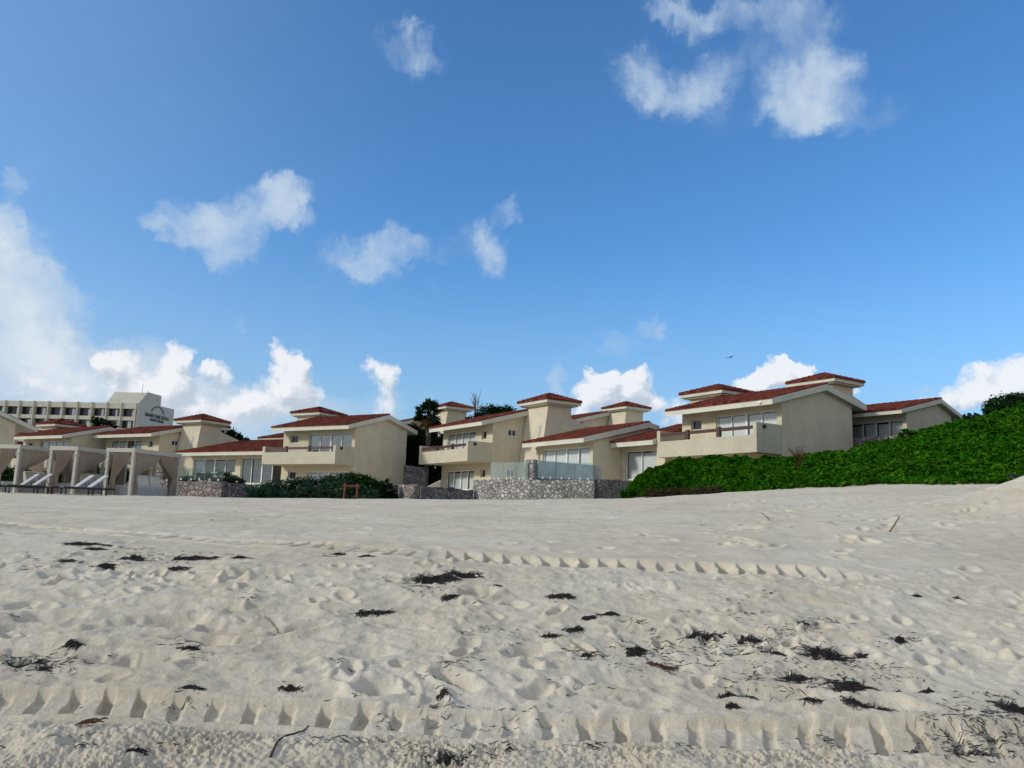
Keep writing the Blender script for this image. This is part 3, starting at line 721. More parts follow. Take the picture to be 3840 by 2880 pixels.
for (o, v, z), wid in ((letters('GRAND PARK ROYAL', 1.33, 3.3, 22.0), 12.7), (letters('LUXURY RESORT', .92, 6.0, 21.05), 7.3)):
    bpy.context.view_layer.update(); dg = bpy.context.evaluated_depsgraph_get()
    me = bpy.data.meshes.new_from_object(o.evaluated_get(dg)); me.name = 'sign_lettering'; k = wid / max(o.dimensions.x, .1)
    cu_ = o.data; bpy.data.objects.remove(o); bpy.data.curves.remove(cu_)
    lo = bpy.data.objects.new('sign_lettering', me); COL.objects.link(lo); lo.parent = hot
    lo.location = (.08, v, z - HZ); lo.rotation_euler = (PI / 2, 0, PI / 2); lo.scale.x = k
m = MB(dz=HZ); pts = [(.1, 9.6 - 3.1 * math.cos(a), 23.35 + 1.75 * math.sin(a)) for a in np.linspace(.03, PI - .03, 22)]; m.tube(pts, .13, 6); m.build('sign_arc', M_SIGN, hot)
m = MB(dz=HZ); m.tube([(-4.5, 9, 28), (-4.5, 9, 31.3)], .06, 5); m.tube([(-.6, 5, 28.2), (-.6, 5, 29.0)], .07, 5); m.build('antenna', M_SPOUT, hot)

# ------------------------------------------------------------------ terrace walls
def wall_run(name, pts, th, z0, z1, mat, label, cat, group=None, wob=.05):
    """masonry wall along a polyline; z1 may vary per point"""
    zs = z1 if hasattr(z1, '__len__') else [z1] * len(pts)
    x0, y0 = pts[0]; e = MB(dz=z0); R = random.Random(len(label))
    P = []
    for k in range(len(pts) - 1):
        (xa, ya), (xb, yb) = pts[k], pts[k + 1]; L = math.hypot(xb - xa, yb - ya); n = max(2, int(L / .3))
        for i in range(n + (1 if k == len(pts) - 2 else 0)):
            f = i / n; P.append((xa + (xb - xa) * f, ya + (yb - ya) * f, zs[k] + (zs[k + 1] - zs[k]) * f + R.uniform(-wob, wob), (xb - xa) / L, (yb - ya) / L))
    vs, fs = [], []
    for (x, y, z, dx, dy) in P:
        nx, ny = -dy * th / 2, dx * th / 2
        for (sx, zz) in ((-1, z0), (-1, z), (1, z), (1, z0)): vs.append((x + sx * nx - x0, y + sx * ny - y0, zz))
    for i in range(len(P) - 1):
        for k in range(4): fs.append((i * 4 + k, i * 4 + (k + 1) % 4, i * 4 + 4 + (k + 1) % 4, i * 4 + 4 + k))
    fs += [(0, 1, 2, 3), (len(vs) - 1, len(vs) - 2, len(vs) - 3, len(vs) - 4)]
    e.add(vs, fs)
    return e.build(name, mat, loc=(x0, y0, z0), label=label, cat=cat, group=group)
wall_run('stone_wall', [(-2.14, 53.8), (-2.05, 52.5), (1.3, 50.0), (5.2, 49.6)], .5, .3, [2.03, 2.03, 2.05, 2.1], M_STONE, 'pale rubble stone retaining wall with rounded white stones in the middle', 'stone wall', 'terrace walls')
wall_run('stone_wall', [(5.45, 49.75), (8.3, 51.6)], .5, .4, [2.2, 2.25], M_SHADESTONE, 'dark grey rubble wall running into the green hedge', 'stone wall', 'terrace walls')
wall_run('stone_wall', [(1.25, 50.15), (1.55, 50.45)], .62, .5, 3.33, M_STONE, 'square rubble stone pillar standing up from the pale wall', 'pillar', 'terrace walls')
wall_run('masonry_wall', [(1.75, 50.7), (6.1, 54.2)], .3, .6, 3.3, M_BLUEWALL, 'smooth blue grey terrace dividing wall behind hazy glass', 'wall', 'terrace walls', .02)
wall_run('stone_wall', [(-5.6, 51.0), (-2.35, 52.3)], .45, .2, [1.45, 1.35], M_SHADESTONE, 'low dark stone wall below the villa with side windows', 'stone wall', 'terrace walls')
wall_run('stone_wall', [(-7.2, 53.4), (-5.75, 51.0)], .45, .2, [1.55, 1.55], M_PINK, 'short light stone wall end beside the dark gap', 'stone wall', 'terrace walls')
wall_run('stair_parapet', [(-5.9, 56.5), (-4.85, 57.0)], .22, .8, [1.5, 2.1], M_WALL, 'sloping cream stair parapet rising behind the low dark wall', 'stair parapet', None, .0)
wall_run('stone_wall', [(-20.4, 47.2), (-16.2, 46.0)], .5, .0, [1.25, 1.22], M_PINK, 'pinkish rubble wall right of the canopy beds', 'stone wall', 'terrace walls')
wall_run('stone_wall', [(-16.0, 46.0), (-14.9, 47.6)], .5, .0, [1.18, 1.15], M_SHADESTONE, 'brown stone wall return beside the glass gate', 'stone wall', 'terrace walls')
wall_run('stone_wall', [(-20.9, 47.6), (-20.3, 47.5)], .55, .0, 2.0, M_PINK, 'grey stone pier behind the right canopy bed', 'pillar', 'terrace walls')
wall_run('stone_wall', [(-14.9, 46.8), (-13.3, 46.4)], .4, .0, .5, M_STONE, 'low whitish stone plinth at the edge of the grey green shrub', 'stone wall', 'terrace walls')
wall_run('stone_wall', [(-8.2, 52.0), (-7.3, 52.6)], .5, .0, 1.5, M_SHADESTONE, 'dark stone wall stub in shade beside the shrub', 'stone wall', 'terrace walls')
def glass_run(pts, z0, z1, n, label, name='glass_balustrade', mat=None, fr=True):
    (xa, ya), (xb, yb) = pts; e = empty(name, (xa, ya, z0), math.atan2(yb - ya, xb - xa), label, 'glass balustrade', 'glass balustrades')
    L = math.hypot(xb - xa, yb - ya); w = L / n
    for k in range(n):
        m = MB(); m.box(k * w + .02, (k + 1) * w - .02, -.006, .006, .03, z1 - z0); m.build('glass_panel', mat or M_BALU, e)
        m = MB(); m.box(k * w + .3, k * w + .38, -.03, .03, 0, .12); m.box((k + 1) * w - .38, (k + 1) * w - .3, -.03, .03, 0, .12); m.build('clamp', M_FRAME, e)
    return e
glass_run([(-1.2, 51.88), (1.2, 50.1)], 2.07, 3.15, 3, 'greenish glass balustrade on top of the pale rubble wall left of the pillar')
glass_run([(1.75, 49.9), (5.2, 49.65)], 2.14, 3.2, 3, 'hazy glass balustrade right of the stone pillar before the grey wall')
glass_run([(-19.9, 47.1), (-16.3, 46.05)], 1.26, 1.95, 3, 'glass balustrade on the pinkish rubble wall with added greenery behind')
glass_run([(-14.8, 46.75), (-13.1, 46.4)], .5, 1.28, 1, 'grey glass panel between brown stone and the grey green shrub')

# ------------------------------------------------------------------ foliage
def leaves(pts, nrm, size, aspect=.55, jit=.8, rng=RNG):
    n = len(pts); d = rng.normal(size=(n, 3)); nn = nrm + jit * rng.normal(size=(n, 3)); nn /= np.linalg.norm(nn, axis=1)[:, None] + 1e-9
    a = d - (d * nn).sum(1)[:, None] * nn; a /= np.linalg.norm(a, axis=1)[:, None] + 1e-9
    b = np.cross(nn, a); s = size * rng.uniform(.6, 1.25, n)[:, None]
    V = np.stack([pts - a * s, pts + b * s * aspect + nn * s * .12, pts + a * s, pts - b * s * aspect + nn * s * .12], 1).reshape(-1, 3)
    F = np.arange(4 * n).reshape(n, 4); return V, F
def crown_pts(blobs, n, rng=RNG, shell=.55):
    """points through a union of ellipsoids (cx,cy,cz,rx,ry,rz), denser near the outside, gathered in tufts"""
    vol = np.array([b[3] * b[4] * b[5] for b in blobs]) ** .75; vol /= vol.sum(); P = []; Nn = []
    for b, w in zip(blobs, vol):
        k = max(20, int(n * w)); nt = max(6, k // 28)
        d = rng.normal(size=(nt, 3)); d /= np.linalg.norm(d, axis=1)[:, None]
        r = shell + (1.04 - shell) * rng.random(nt) ** .6
        c = d * r[:, None]; idx = rng.integers(0, nt, k)
        q = c[idx] + rng.normal(size=(k, 3)) * .13
        P.append(q * np.array(b[3:6]) + np.array(b[:3])); nn = d[idx] * .8 + np.array([0, 0, .6]); Nn.append(nn)
    return np.concatenate(P), np.concatenate(Nn)
def tree(name, loc, blobs, n, size, mat, label, cat, group=None, trunk=None, tmat=None, core=True):
    e = empty(name, loc, 0, label, cat, group)
    P, Nn = crown_pts(blobs, n); V, F = leaves(P, Nn, size)
    np_mesh('crown', V, F, mat, e)
    if trunk:
        t = MB()
        for (pts, r) in trunk: t.tube(pts, r, 6)
        t.build('trunk', tmat or M_TRUNK, e, smooth=True)
    return e
def branches(h, spread, k, R):
    out = [([(0, 0, -.5), (0.05, 0, h * .35), (-.05, .05, h * .7)], [.16, .13, .08])]
    for i in range(k):
        a = R.uniform(0, 2 * PI); s = R.uniform(.4, 1) * spread; z0 = h * R.uniform(.25, .6)
        out.append(([(0, 0, z0), (s * .5 * math.cos(a), s * .5 * math.sin(a), z0 + h * .2), (s * math.cos(a), s * math.sin(a), z0 + h * .38)], [.07, .05, .02]))
    return out
Rt = random.Random(5)
# dune cover: one mass of fleshy-leaved shrubs nobody could count
def dune_cover():
    n = 300000; t = RNG.uniform(DT[0], .76, n); y0 = np.interp(t, DT, DY0); y1 = np.interp(t, DT, DY1)
    s = RNG.random(n) ** .9 * 1.5; y = y0 + s * (y1 - y0) - .12 * RNG.random(n); x = t * y
    keep = (x > 0)
    # ragged foot
    edge = .05 + .06 * perlin(t * 60, t * 0) + .03 * perlin(t * 170, t * 0 + 4)
    keep &= (y - y0) > edge * 3 - .1
    # keep the leaves out of the villa
    for (O, th, xa, xb, ya, yb) in ((D_O, D_TH, -13, .15, -.0, 9.6), (D_O, D_TH, -7, 3.1, 11.0, 18)):
        u = np.array([math.sin(math.radians(th)), -math.cos(math.radians(th))]); v = np.array([-u[1], u[0]])
        lx = (x - O[0]) * u[0] + (y - O[1]) * u[1]; ly = (x - O[0]) * v[0] + (y - O[1]) * v[1]
        keep &= ~((lx > xa) & (lx < xb) & (ly > ya) & (ly < yb))
    x, y, t = x[keep], y[keep], t[keep]; n = len(x)
    ss = dune_s(x, y)[0]
    gzv = base_z(x, y) + dune_z(x, y) - .3 * sstep(.05, .3, ss)
    mound = .36 * fbm(x * .9, y * .9, 3) + .32 * perlin(x * 2.3, y * 2.3) + .10 * perlin(x * 5, y * 5) + .10
    grow = sstep(0, .10, ss)
    top = np.clip(.30 + mound, .08, 1.2) * (.35 + .65 * grow)
    z = gzv + top * (1 - .55 * RNG.random(n) ** 2.0)
    P = np.stack([x, y, z], -1); e = .25
    gx = (.30 * fbm((x + e) * .9, y * .9, 3) - .30 * fbm((x - e) * .9, y * .9, 3)) / (2 * e); gy = (.30 * fbm(x * .9, (y + e) * .9, 3) - .30 * fbm(x * .9, (y - e) * .9, 3)) / (2 * e)
    Nn = np.stack([-gx, -gy - .35, np.ones(n)], -1)
    V, F = leaves(P, Nn, .11, .6, .6)
    np_mesh('dune_shrubbery', V, F, M_DUNE, label='dense bright green fleshy leaved shrubs covering the sand dune', cat='shrubs', kind='stuff')
    # woody understorey that closes the gaps
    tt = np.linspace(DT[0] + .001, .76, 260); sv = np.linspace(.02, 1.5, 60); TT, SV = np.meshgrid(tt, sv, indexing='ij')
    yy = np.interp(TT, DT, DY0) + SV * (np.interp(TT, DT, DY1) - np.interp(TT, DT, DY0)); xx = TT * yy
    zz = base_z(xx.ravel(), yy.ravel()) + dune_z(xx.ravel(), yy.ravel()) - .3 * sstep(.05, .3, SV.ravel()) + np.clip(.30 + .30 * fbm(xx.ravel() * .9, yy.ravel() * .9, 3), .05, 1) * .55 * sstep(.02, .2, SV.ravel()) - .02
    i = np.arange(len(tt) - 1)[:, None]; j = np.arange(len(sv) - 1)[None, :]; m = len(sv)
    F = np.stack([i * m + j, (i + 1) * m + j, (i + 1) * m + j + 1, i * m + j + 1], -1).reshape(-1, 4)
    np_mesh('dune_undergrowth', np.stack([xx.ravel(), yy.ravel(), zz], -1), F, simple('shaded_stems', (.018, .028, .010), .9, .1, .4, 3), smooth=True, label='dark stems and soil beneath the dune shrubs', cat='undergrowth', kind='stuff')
dune_cover()
# brown roots and dead stems at the dune foot
rt = MB(); Rr = random.Random(9)
for k in range(420):
    t = Rr.uniform(.17, .265); y0 = float(np.interp(t, DT, DY0)) - Rr.uniform(-.25, .25); x = t * y0; z = float(base_z(x, y0)) + Rr.uniform(.0, .42)
    a = Rr.uniform(0, 2 * PI); L = Rr.uniform(.15, .5)
    rt.tube([(x, y0 - .1, z), (x + L * .5 * math.cos(a), y0 - .15 - .1 * Rr.random(), z + Rr.uniform(-.08, .12)), (x + L * math.cos(a), y0 - .1, z + Rr.uniform(-.12, .12))], [.018, .014, .008], 4)
rt.build('dead_stems', simple('dead_stem', (.05, .034, .02), .9, .1, .4), label='brown dead stems and roots along the foot of the dune shrubs', cat='dead stems', kind='stuff')
def dryplant(loc, h, n, label):
    e = empty('dry_plant', loc, 0, label, 'dry plant'); m = MB(); R = random.Random(3)
    for k in range(n):
        a = R.uniform(0, 2 * PI); s = R.uniform(.1, .55) * h; b = R.uniform(.6, 1) * h
        m.tube([(0, 0, 0), (s * .3 * math.cos(a), s * .3 * math.sin(a), b * .6), (s * math.cos(a), s * math.sin(a), b)], [.022, .016, .006], 4)
    m.build('stalk', M_DRYL, e)
g = at(2995, 1780, 39.5); dryplant((g[0], g[1], float(base_z(g[0], g[1]) + dune_z(g[0], g[1])) + .1), 1.25, 34, 'withered brown palm seedling sticking out of the green dune hedge')

# grey-green shrub in front of the villa
sb = [(-13.2, 44.6, .55, 1.2, 1.0, .55), (-12.0, 44.3, .65, 1.4, 1.1, .66), (-10.6, 44.5, .75, 1.5, 1.2, .72), (-9.2, 44.4, .7, 1.3, 1.1, .62), (-8.0, 44.4, .5, .9, .9, .5), (-12.8, 43.9, .35, 1.2, .6, .4), (-10.8, 43.7, .4, 1.6, .6, .45), (-8.4, 43.7, .35, 1.2, .6, .4)]
tree('spreading_shrub', (-10.4, 44.4, .2), [(b[0] + 10.4, b[1] - 44.4, b[2] - .1, *b[3:]) for b in sb], 15000, .085, M_SHRUB, 'wide grey green shrub spreading over the sand beside the wooden frame', 'shrub', trunk=branches(.9, 1.6, 9, Rt))
tree('bush', (-9.7, 50.0, .3), [(-1.2, 0, 1.15, .8, .7, .42), (0, 0, 1.28, 1.2, .8, .52), (1.1, 0, 1.12, .8, .7, .42), (0, 0, .7, 1.7, .8, .5)], 9000, .085, M_BUSH, 'dark bright green bush rising behind the grey green shrub', 'bush', trunk=branches(1.3, .9, 5, Rt))
tree('bush', (-7.9, 50.6, .3), [(0, 0, .75, .6, .5, .7), (.5, .2, .4, .5, .4, .45)], 2500, .08, M_TREE, 'small dark bush in the shaded gap beside the villa wall', 'bush', trunk=branches(.8, .3, 3, Rt))
# hedges behind the canopy beds; terrace greenery added in place of a glass reflection
for (px0, px1, dep, h, lab) in ((-60, 150, 47, 1.3, 'dark hedge behind the leftmost canopy bed'), (180, 330, 47, 1.25, 'dark hedge behind the middle canopy bed'), (345, 470, 47, 1.55, 'tall dark hedge between middle and right canopy beds')):
    xa, xb = at(px0, 1850, dep)[0], at(px1, 1850, dep)[0]; w = (xb - xa) / 2
    tree('hedge', ((xa + xb) / 2, dep, .2), [(w * f, 0, h * .62, w * .42, .6, h * .52) for f in (-.75, -.25, .25, .75)], 5200, .09, M_BUSH, lab, 'hedge', 'hedges behind the canopy beds', trunk=branches(h * .7, .4, 4, Rt))
tree('hedge', (-18.1, 48.6, .9), [(-1.4, .2, .35, .8, .5, .3), (-.4, 0, .5, .9, .5, .42), (.6, 0, .55, .9, .5, .45), (1.5, -.2, .4, .7, .5, .35)], 5000, .08, M_SHRUB, 'low terrace greenery added as the glass reflection above the pinkish wall', 'hedge', trunk=branches(.5, .5, 4, Rt))
# trees in the dark gap and behind
tree('dark_tree', (-9.7, 77.5, .6), [(-.6, 0, 3.2, 1.3, 1.3, 2.9), (.3, 0, 5.2, 1.3, 1.2, 2.2), (.9, .5, 3.0, 1.3, 1.3, 2.9), (-.1, 0, 6.6, 1.0, 1.0, .9), (1.2, .5, 6.3, 1.1, 1.0, 1.2), (-.9, .3, 5.6, .8, .8, 1.0)], 22000, .13, M_TREE, 'dense dark tree filling the gap between the two middle villas', 'tree', trunk=branches(5.5, 1.0, 9, Rt))
tree('dark_tree', (-7.4, 77.0, .6), [(0, 0, 5.0, 1.1, 1.2, 1.8), (-.6, 0, 6.2, 1.0, 1.0, 1.1), (.3, 0, 3.0, 1.2, 1.2, 2.4)], 11000, .12, M_TREE, 'dark tree behind the left eave of the middle villa', 'tree', trunk=branches(5, 1.0, 6, Rt))
wall_run('rock_wall', [(-9.3, 71.6), (-7.2, 70.6)], .4, .3, [3.9, 3.6], M_SHADESTONE, 'dim rock faced wall deep in the gap between villas', 'rock wall', 'terrace walls')
tree('round_tree', (-1.8, 80.0, 5.0), [(-1.6, 0, 3.5, 1.2, 1.1, 1.0), (-.3, 0, 4.5, 1.4, 1.2, 1.05), (1.2, 0, 4.5, 1.3, 1.1, 1.0), (.4, 0, 3.3, 2.0, 1.3, 1.2), (-2.8, 0, 2.6, 1.0, 1.0, .8), (2.0, 0, 3.4, .9, .9, .9)], 15000, .13, M_TREE, 'round dark tree showing above the roof of the middle villa', 'tree', trunk=branches(4.0, 1.6, 8, Rt))
tree('leafy_tree', (-5.3, 79.0, 4.5), [(-.8, 0, 2.2, 1.0, .8, .7), (.4, 0, 3.0, .9, .8, .9), (1.1, 0, 3.9, .7, .7, .7), (-1.5, 0, 1.6, .8, .7, .6)], 5200, .15, M_BUSH, 'lighter leafy tree in front of the far tower', 'tree', trunk=branches(3.0, 1.0, 6, Rt))
bt = MB(); Rb = random.Random(12); B0 = at(1785, 1560, 81)
for k in range(9):
    sx = Rb.uniform(-1.1, .9); h = Rb.uniform(1.4, 2.9)
    bt.tube([(0, 0, -3), (sx * .3, 0, h * .4), (sx * .8, .1, h * .8), (sx * 1.1, .1, h)], [.05, .035, .022, .012], 5)
    for j in range(3):
        f = Rb.uniform(.5, .9); bt.tube([(sx * f * .9, 0, h * f), (sx * f * .9 + Rb.uniform(-.4, .4), .1, h * f + Rb.uniform(.3, .7))], [.02, .01], 4)
tb_ = empty('bare_tree', (B0[0], B0[1], B0[2] - .0), 0, 'leafless tree with thin twigs above the round dark tree', 'tree'); bt.build('branch', M_TRUNK, tb_)
g = at(372, 1597, 105)
tree('windswept_tree', (g[0], g[1], g[2] - 4), [(0, 0, 4.5, .9, .7, .5), (1.2, 0, 4.1, 1.1, .7, .42), (-.7, 0, 4.75, .5, .5, .5), (1.7, 0, 2.9, 1.0, .7, .32), (.3, 0, 3.6, 1.1, .7, .45)], 4200, .12, M_TREE, 'small windswept tree in front of the hotel balconies', 'tree', trunk=branches(3.8, 1.1, 6, Rt))
g = at(880, 1636, 90)
tree('dark_tree', (g[0], g[1], g[2] - 3.2), [(0, 0, 3.0, 1.0, .8, .9), (-1.2, 0, 3.4, 1.0, .8, .6), (.9, 0, 2.4, .8, .7, .7)], 4000, .13, M_TREE, 'dark treetop sloping down behind the left tower', 'tree', trunk=branches(2.6, .8, 5, Rt))
# shrubs on the dune skyline
for (px, py, dep, sc, n, lab) in ((3815, 1560, 47, 1.15, 11000, 'large dark shrub on the dune crest at the frame edge'), (3750, 1556, 47.5, .5, 2600, 'feathery grey green shrub left of the large crest shrub'), (3640, 1572, 49.5, .3, 1100, 'single small shrub poking above the dune skyline')):
    g = at(px, py, dep)
    tree('crest_shrub', (g[0], g[1], g[2]), [(-.5 * sc, 0, .5 * sc, .9 * sc, .9 * sc, .6 * sc), (.5 * sc, .2, .7 * sc, 1.0 * sc, .9 * sc, .55 * sc), (1.5 * sc, .2, .7 * sc, 1.1 * sc, .9 * sc, .6 * sc), (-1.1 * sc, 0, .1, .6 * sc, .6 * sc, .45 * sc)], n, .085, M_BUSH if sc > 1 else M_SHRUB, lab, 'shrub', 'shrubs on the dune crest', trunk=branches(.9 * sc, .8 * sc, 5, Rt))
g = at(3395, 1622, 44); tree('crest_shrub', (g[0], g[1], g[2] - .2), [(0, 0, .1, .35, .4, .25), (.4, 0, .05, .3, .3, .2)], 420, .09, M_DUNE, 'leafy tuft standing above the dune hedge beside the low villa', 'shrub', 'shrubs on the dune crest', trunk=branches(.4, .3, 3, Rt))

# fan palm
def fan_palm(loc, h, label):
    e = empty('fan_palm', loc, 0, label, 'palm tree'); R = random.Random(17)
    t = MB(); t.tube([(0, 0, -3), (.05, 0, h * .5), (0, 0, h)], [.26, .24, .3], 8); t.build('trunk', M_TRUNK, e, smooth=True)
    c = MB(); dsk = MB()
    for k in range(84):
        a = k * 2.39996 + R.uniform(-.2, .2); el = R.uniform(-.75, 1.45) if k > 8 else R.uniform(-1.1, -.6)
        L = R.uniform(.55, 1.0); d = Vector((math.cos(a) * math.cos(el), math.sin(a) * math.cos(el), math.sin(el)))
        tip = Vector((0, 0, h + .15)) + d * L; tgt = dsk if el < -.62 else c
        tgt.tube([(0, 0, h), tuple(Vector((0, 0, h + .1)) + d * L * .5), tuple(tip)], [.03, .022, .018], 4)
        s1 = d.cross(Vector((0, 0, 1)));  s1 = s1.normalized() if s1.length > .1 else Vector((1, 0, 0)); up = s1.cross(d)
        roll = R.uniform(-.6, .6); s2 = s1 * math.cos(roll) + up * math.sin(roll)
        for j in range(15):
            b = (j - 7) / 7 * 1.35; dd = (d * math.cos(b) + s2 * math.sin(b)); ll = .85 * (1 - .25 * abs(b)) * R.uniform(.85, 1.1)
            w = (up * math.cos(roll) - s1 * math.sin(roll)).cross(dd).normalized() * .06
            mid = tip + dd * ll * .6; end = tip + dd * ll + Vector((0, 0, -.22 * R.random()))
            tgt.add([tuple(tip), tuple(mid + w), tuple(end), tuple(mid - w)], [(0, 1, 2, 3)])
    c.build('crown', M_PALM, e); dsk.build('dead_frond', M_DRYL, e)
g = at(1607, 1580, 75); fan_palm((g[0], g[1], g[2] - 2.3), 2.75, 'fan palm with a ragged round crown beside the far tower')

# ------------------------------------------------------------------ canopy beds, loungers, frame
def drape(mb, A, Bp, zt, zb_, tie, tz, side, flare=.22, n=26, rows=16):
    """curtain hung between plan points A and Bp at height zt, gathered to the A end at height tz, then falling to zb_"""
    A = Vector(A); Bp = Vector(Bp); d = (Bp - A); W = d.length; d.normalize(); nr = Vector((-d.y, d.x)) * side
    P = []
    for r in range(rows + 1):
        f = r / rows; z = zt + (zb_ - zt) * f
        ft = (zt - tz) / (zt - zb_)
        if f < ft: w = W * (1 - (f / ft) ** 1.5 * (1 - tie)); 
        else: w = W * (tie + flare * ((f - ft) / (1 - ft)) ** .8)
        off = .0 if f < ft else -.5 * W * flare * ((f - ft) / (1 - ft)) ** .8
        row = []
        for k in range(n + 1):
            u = k / n; amp = .05 + .05 * min(1, f / ft)
            q = A + d * (off + w * u) + nr * (amp * math.sin(k * 1.55 + .6 * math.sin(r * .5)) * (1.0 if k % 2 else .7))
            sag = .0 if f > ft else 0
            row.append((q.x, q.y, z + sag))
        P.append(row)
    mb.grid(P)
def canopy_bed(loc, rz, label, seed):
    e = empty('canopy_bed', loc, rz, label, 'canopy bed', 'canopy beds at the beach edge'); R = random.Random(seed)
    Wx, Ly, H = 1.45, 3.6, 2.3              # local x along the lit face, y inland; the corner nearest the camera is at x=0, y=0
    for (x, y) in ((0, 0), (-Wx, 0), (0, Ly), (-Wx, Ly)):
        m = MB(); m.box(x - .07, x + .07, y - .07, y + .07, -.2, H - .2); m.box(x - .1, x + .1, y - .1, y + .1, H - .42, H - .38); m.build('post', M_POST, e)
    for (x0, x1, y0, y1) in ((-Wx - .1, .1, -.09, .07), (-Wx - .1, .1, Ly - .07, Ly + .09), (-Wx - .08, -Wx + .08, .07, Ly - .07), (-.08, .08, .07, Ly - .07)):
        m = MB(); m.box(x0, x1, y0, y1, H - .2, H); m.build('beam', M_POST, e)
    m = MB(); m.grid([[(-Wx * i / 6, Ly * j / 8, H - .16 - .10 * math.sin(PI * j / 8 * 3) ** 2) for i in range(7)] for j in range(9)]); m.build('canopy', M_CANOPY, e, smooth=True)
    def cur(A, B, tie, tz, side, flare=.2, zb_=.08):
        m = MB(); drape(m, A, B, H - .22, zb_, tie, tz, side, flare); m.build('curtain', M_DRAPE, e, smooth=True)
    cur((-.02, .12), (-.02, Ly * .62), .10, 1.02 + R.uniform(-.1, .1), 1)             # right face, near half pulled to the near post
    cur((-.02, Ly - .1), (-.02, Ly * .60), .22, .95, 1)                               # right face, far half
    cur((-Wx * .80, -.02), (-.2, -.02), .22, .85, 1, .1)                             # lit face, gathered in the middle
    cur((-.3, Ly), (-Wx * .9, Ly), .2, .9, -1)                                        # back
    cur((-Wx, Ly * .9), (-Wx, Ly * .3), .15, .95, -1)
    m = MB(); m.box(-Wx + .12, -.12, .3, Ly - .2, -.15, .34); m.build('bed_base', M_GREY, e)
    m = MB(); m.box(-Wx + .16, -.16, .34, Ly - .24, .345, .48); m.build('mattress', M_PAD, e)
    for k in range(2):
        x0 = -.15 - .1; y0 = .95 + k * .92
        m = MB(); m.prism([(-1.10, .485), (-.30, .485), (-.30, .62), (-.42, 1.0), (-.60, 1.05)], y0, y0 + .84, 'y'); m.build('back_cushion', M_CUSH, e)
    return e
for k, (px, lab) in enumerate(((52, 'leftmost white canopy bed with tied beige curtains, cut by the frame edge'), (270, 'middle white canopy bed with tied beige curtains'), (486, 'white canopy bed with cream cushions right beside the pinkish stone wall'))):
    g = at(px, 1855, 40); canopy_bed((g[0], g[1], .27), frame_rot(77), lab, 30 + k)
def lounger(loc, rz, label, ang=38, pad=True):
    e = empty('sun_lounger', loc, rz, label, 'sun lounger', 'sun loungers by the canopy beds')
    for (x) in (0.12, 1.85):
        for y in (-.3, .3):
            m = MB(); m.box(x - .025, x + .025, y - .025, y + .025, -.03, .30); m.build('leg', M_DARK, e)
    m = MB(); m.box(0, 2.2, -.34, -.28, .27, .36); m.box(0, 2.2, .28, .34, .27, .36); m.box(0, .06, -.28, .28, .30, .36); m.box(1.94, 2.0, -.28, .28, .30, .36)
    m.build('frame', M_DARK, e)
    m = MB(); m.box(.04, 1.22, -.275, .275, .325, .372); m.build('seat', M_PAD, e)
    a = math.radians(ang); m = MB()
    m.prism([(1.22, .36), (1.22 + .86 * math.cos(a), .36 + .86 * math.sin(a)), (1.22 + .86 * math.cos(a) - .05 * math.sin(a), .36 + .86 * math.sin(a) + .05 * math.cos(a)), (1.22 - .05 * math.sin(a), .36 + .05 * math.cos(a))], -.3, .3, 'y')
    m.build('backrest', M_PAD, e)
    m = MB(); m.tube([(1.75, -.25, .34), (1.62, -.25, .36 + .4 * math.tan(a) * .8)], .015, 5); m.build('strut', M_DARK, e)
    m = MB(); m.tube([(1.75, .25, .34), (1.62, .25, .36 + .4 * math.tan(a) * .8)], .015, 5); m.build('strut', M_DARK, e)
    return e
for (px, dep, lab) in ((-35, 37.6, 'sun lounger with raised pale back nearest the frame edge'), (14, 37.0, 'sun lounger whose raised pale back stands left of the second bed post'), (176, 36.9, 'sun lounger with pale back, rear one of the right pair'), (226, 36.4, 'front sun lounger of the right pair with broad pale back')):
    g = at(px, 1852, dep); lounger((g[0], g[1], gz(g[0], g[1]) + .02), .80, lab, 40)

g = at(1288, 1878, 43.2); g2 = at(1338, 1878, 43.2)
fr = empty('wooden_frame', (g[0], g[1], .27), 0, 'small reddish wooden frame standing in the sand before the shrub', 'wooden frame'); w_ = g2[0] - g[0]
for x, tl in ((0, .05), (w_, -.02)):
    m = MB(); m.tube([(x - tl * .4, 0, -.2), (x + tl, 0, 1.0)], .055, 7); m.build('post', M_WOOD, fr)
m = MB(); m.tube([(-.08, 0, .86), (w_ + .08, 0, .86)], .055, 7); m.build('crossbar', M_WOOD, fr)
# small belongings
m = MB(); m.grid([[(.13 * i, .02 * math.sin(i * 2), .06), (.13 * i, -.24, .06 + .01 * math.sin(i * 3)), (.13 * i + .02, -.285, -.06), (.13 * i + .03 * math.sin(i), -.29, -.16 - .06 * math.sin(i * 2.1))] for i in range(4)])
g = at(1697, 1841, 51.55); m.build('towel', simple('purple_cloth', (.035, .02, .06), .95), smooth=True, loc=(g[0] - .3, g[1] + .05, 1.42), label='dark purple towel hung over the low dark stone wall', cat='towel')
g = at(1613, 1873, 50.7); m = MB(); P = []
for i in range(7):
    a = PI * i / 6; P.append([(.16 * math.sin(a) * math.cos(b), .13 * math.sin(a) * math.sin(b), .16 - .19 * math.cos(a) * (1 if a > 1.6 else .84)) for b in np.linspace(0, 2 * PI, 13)])
m.grid(P); bg_ = empty('bag', (g[0], g[1], gz(g[0], g[1])), 0, 'small dark bag on the sand against the low stone wall', 'bag'); m.build('bag_body', M_DARK, bg_, smooth=True)
m = MB(); m.tube([(-.08, 0, .3), (-.05, 0, .42), (.05, 0, .42), (.08, 0, .3)], .012, 5); m.build('handle', M_DARK, bg_)
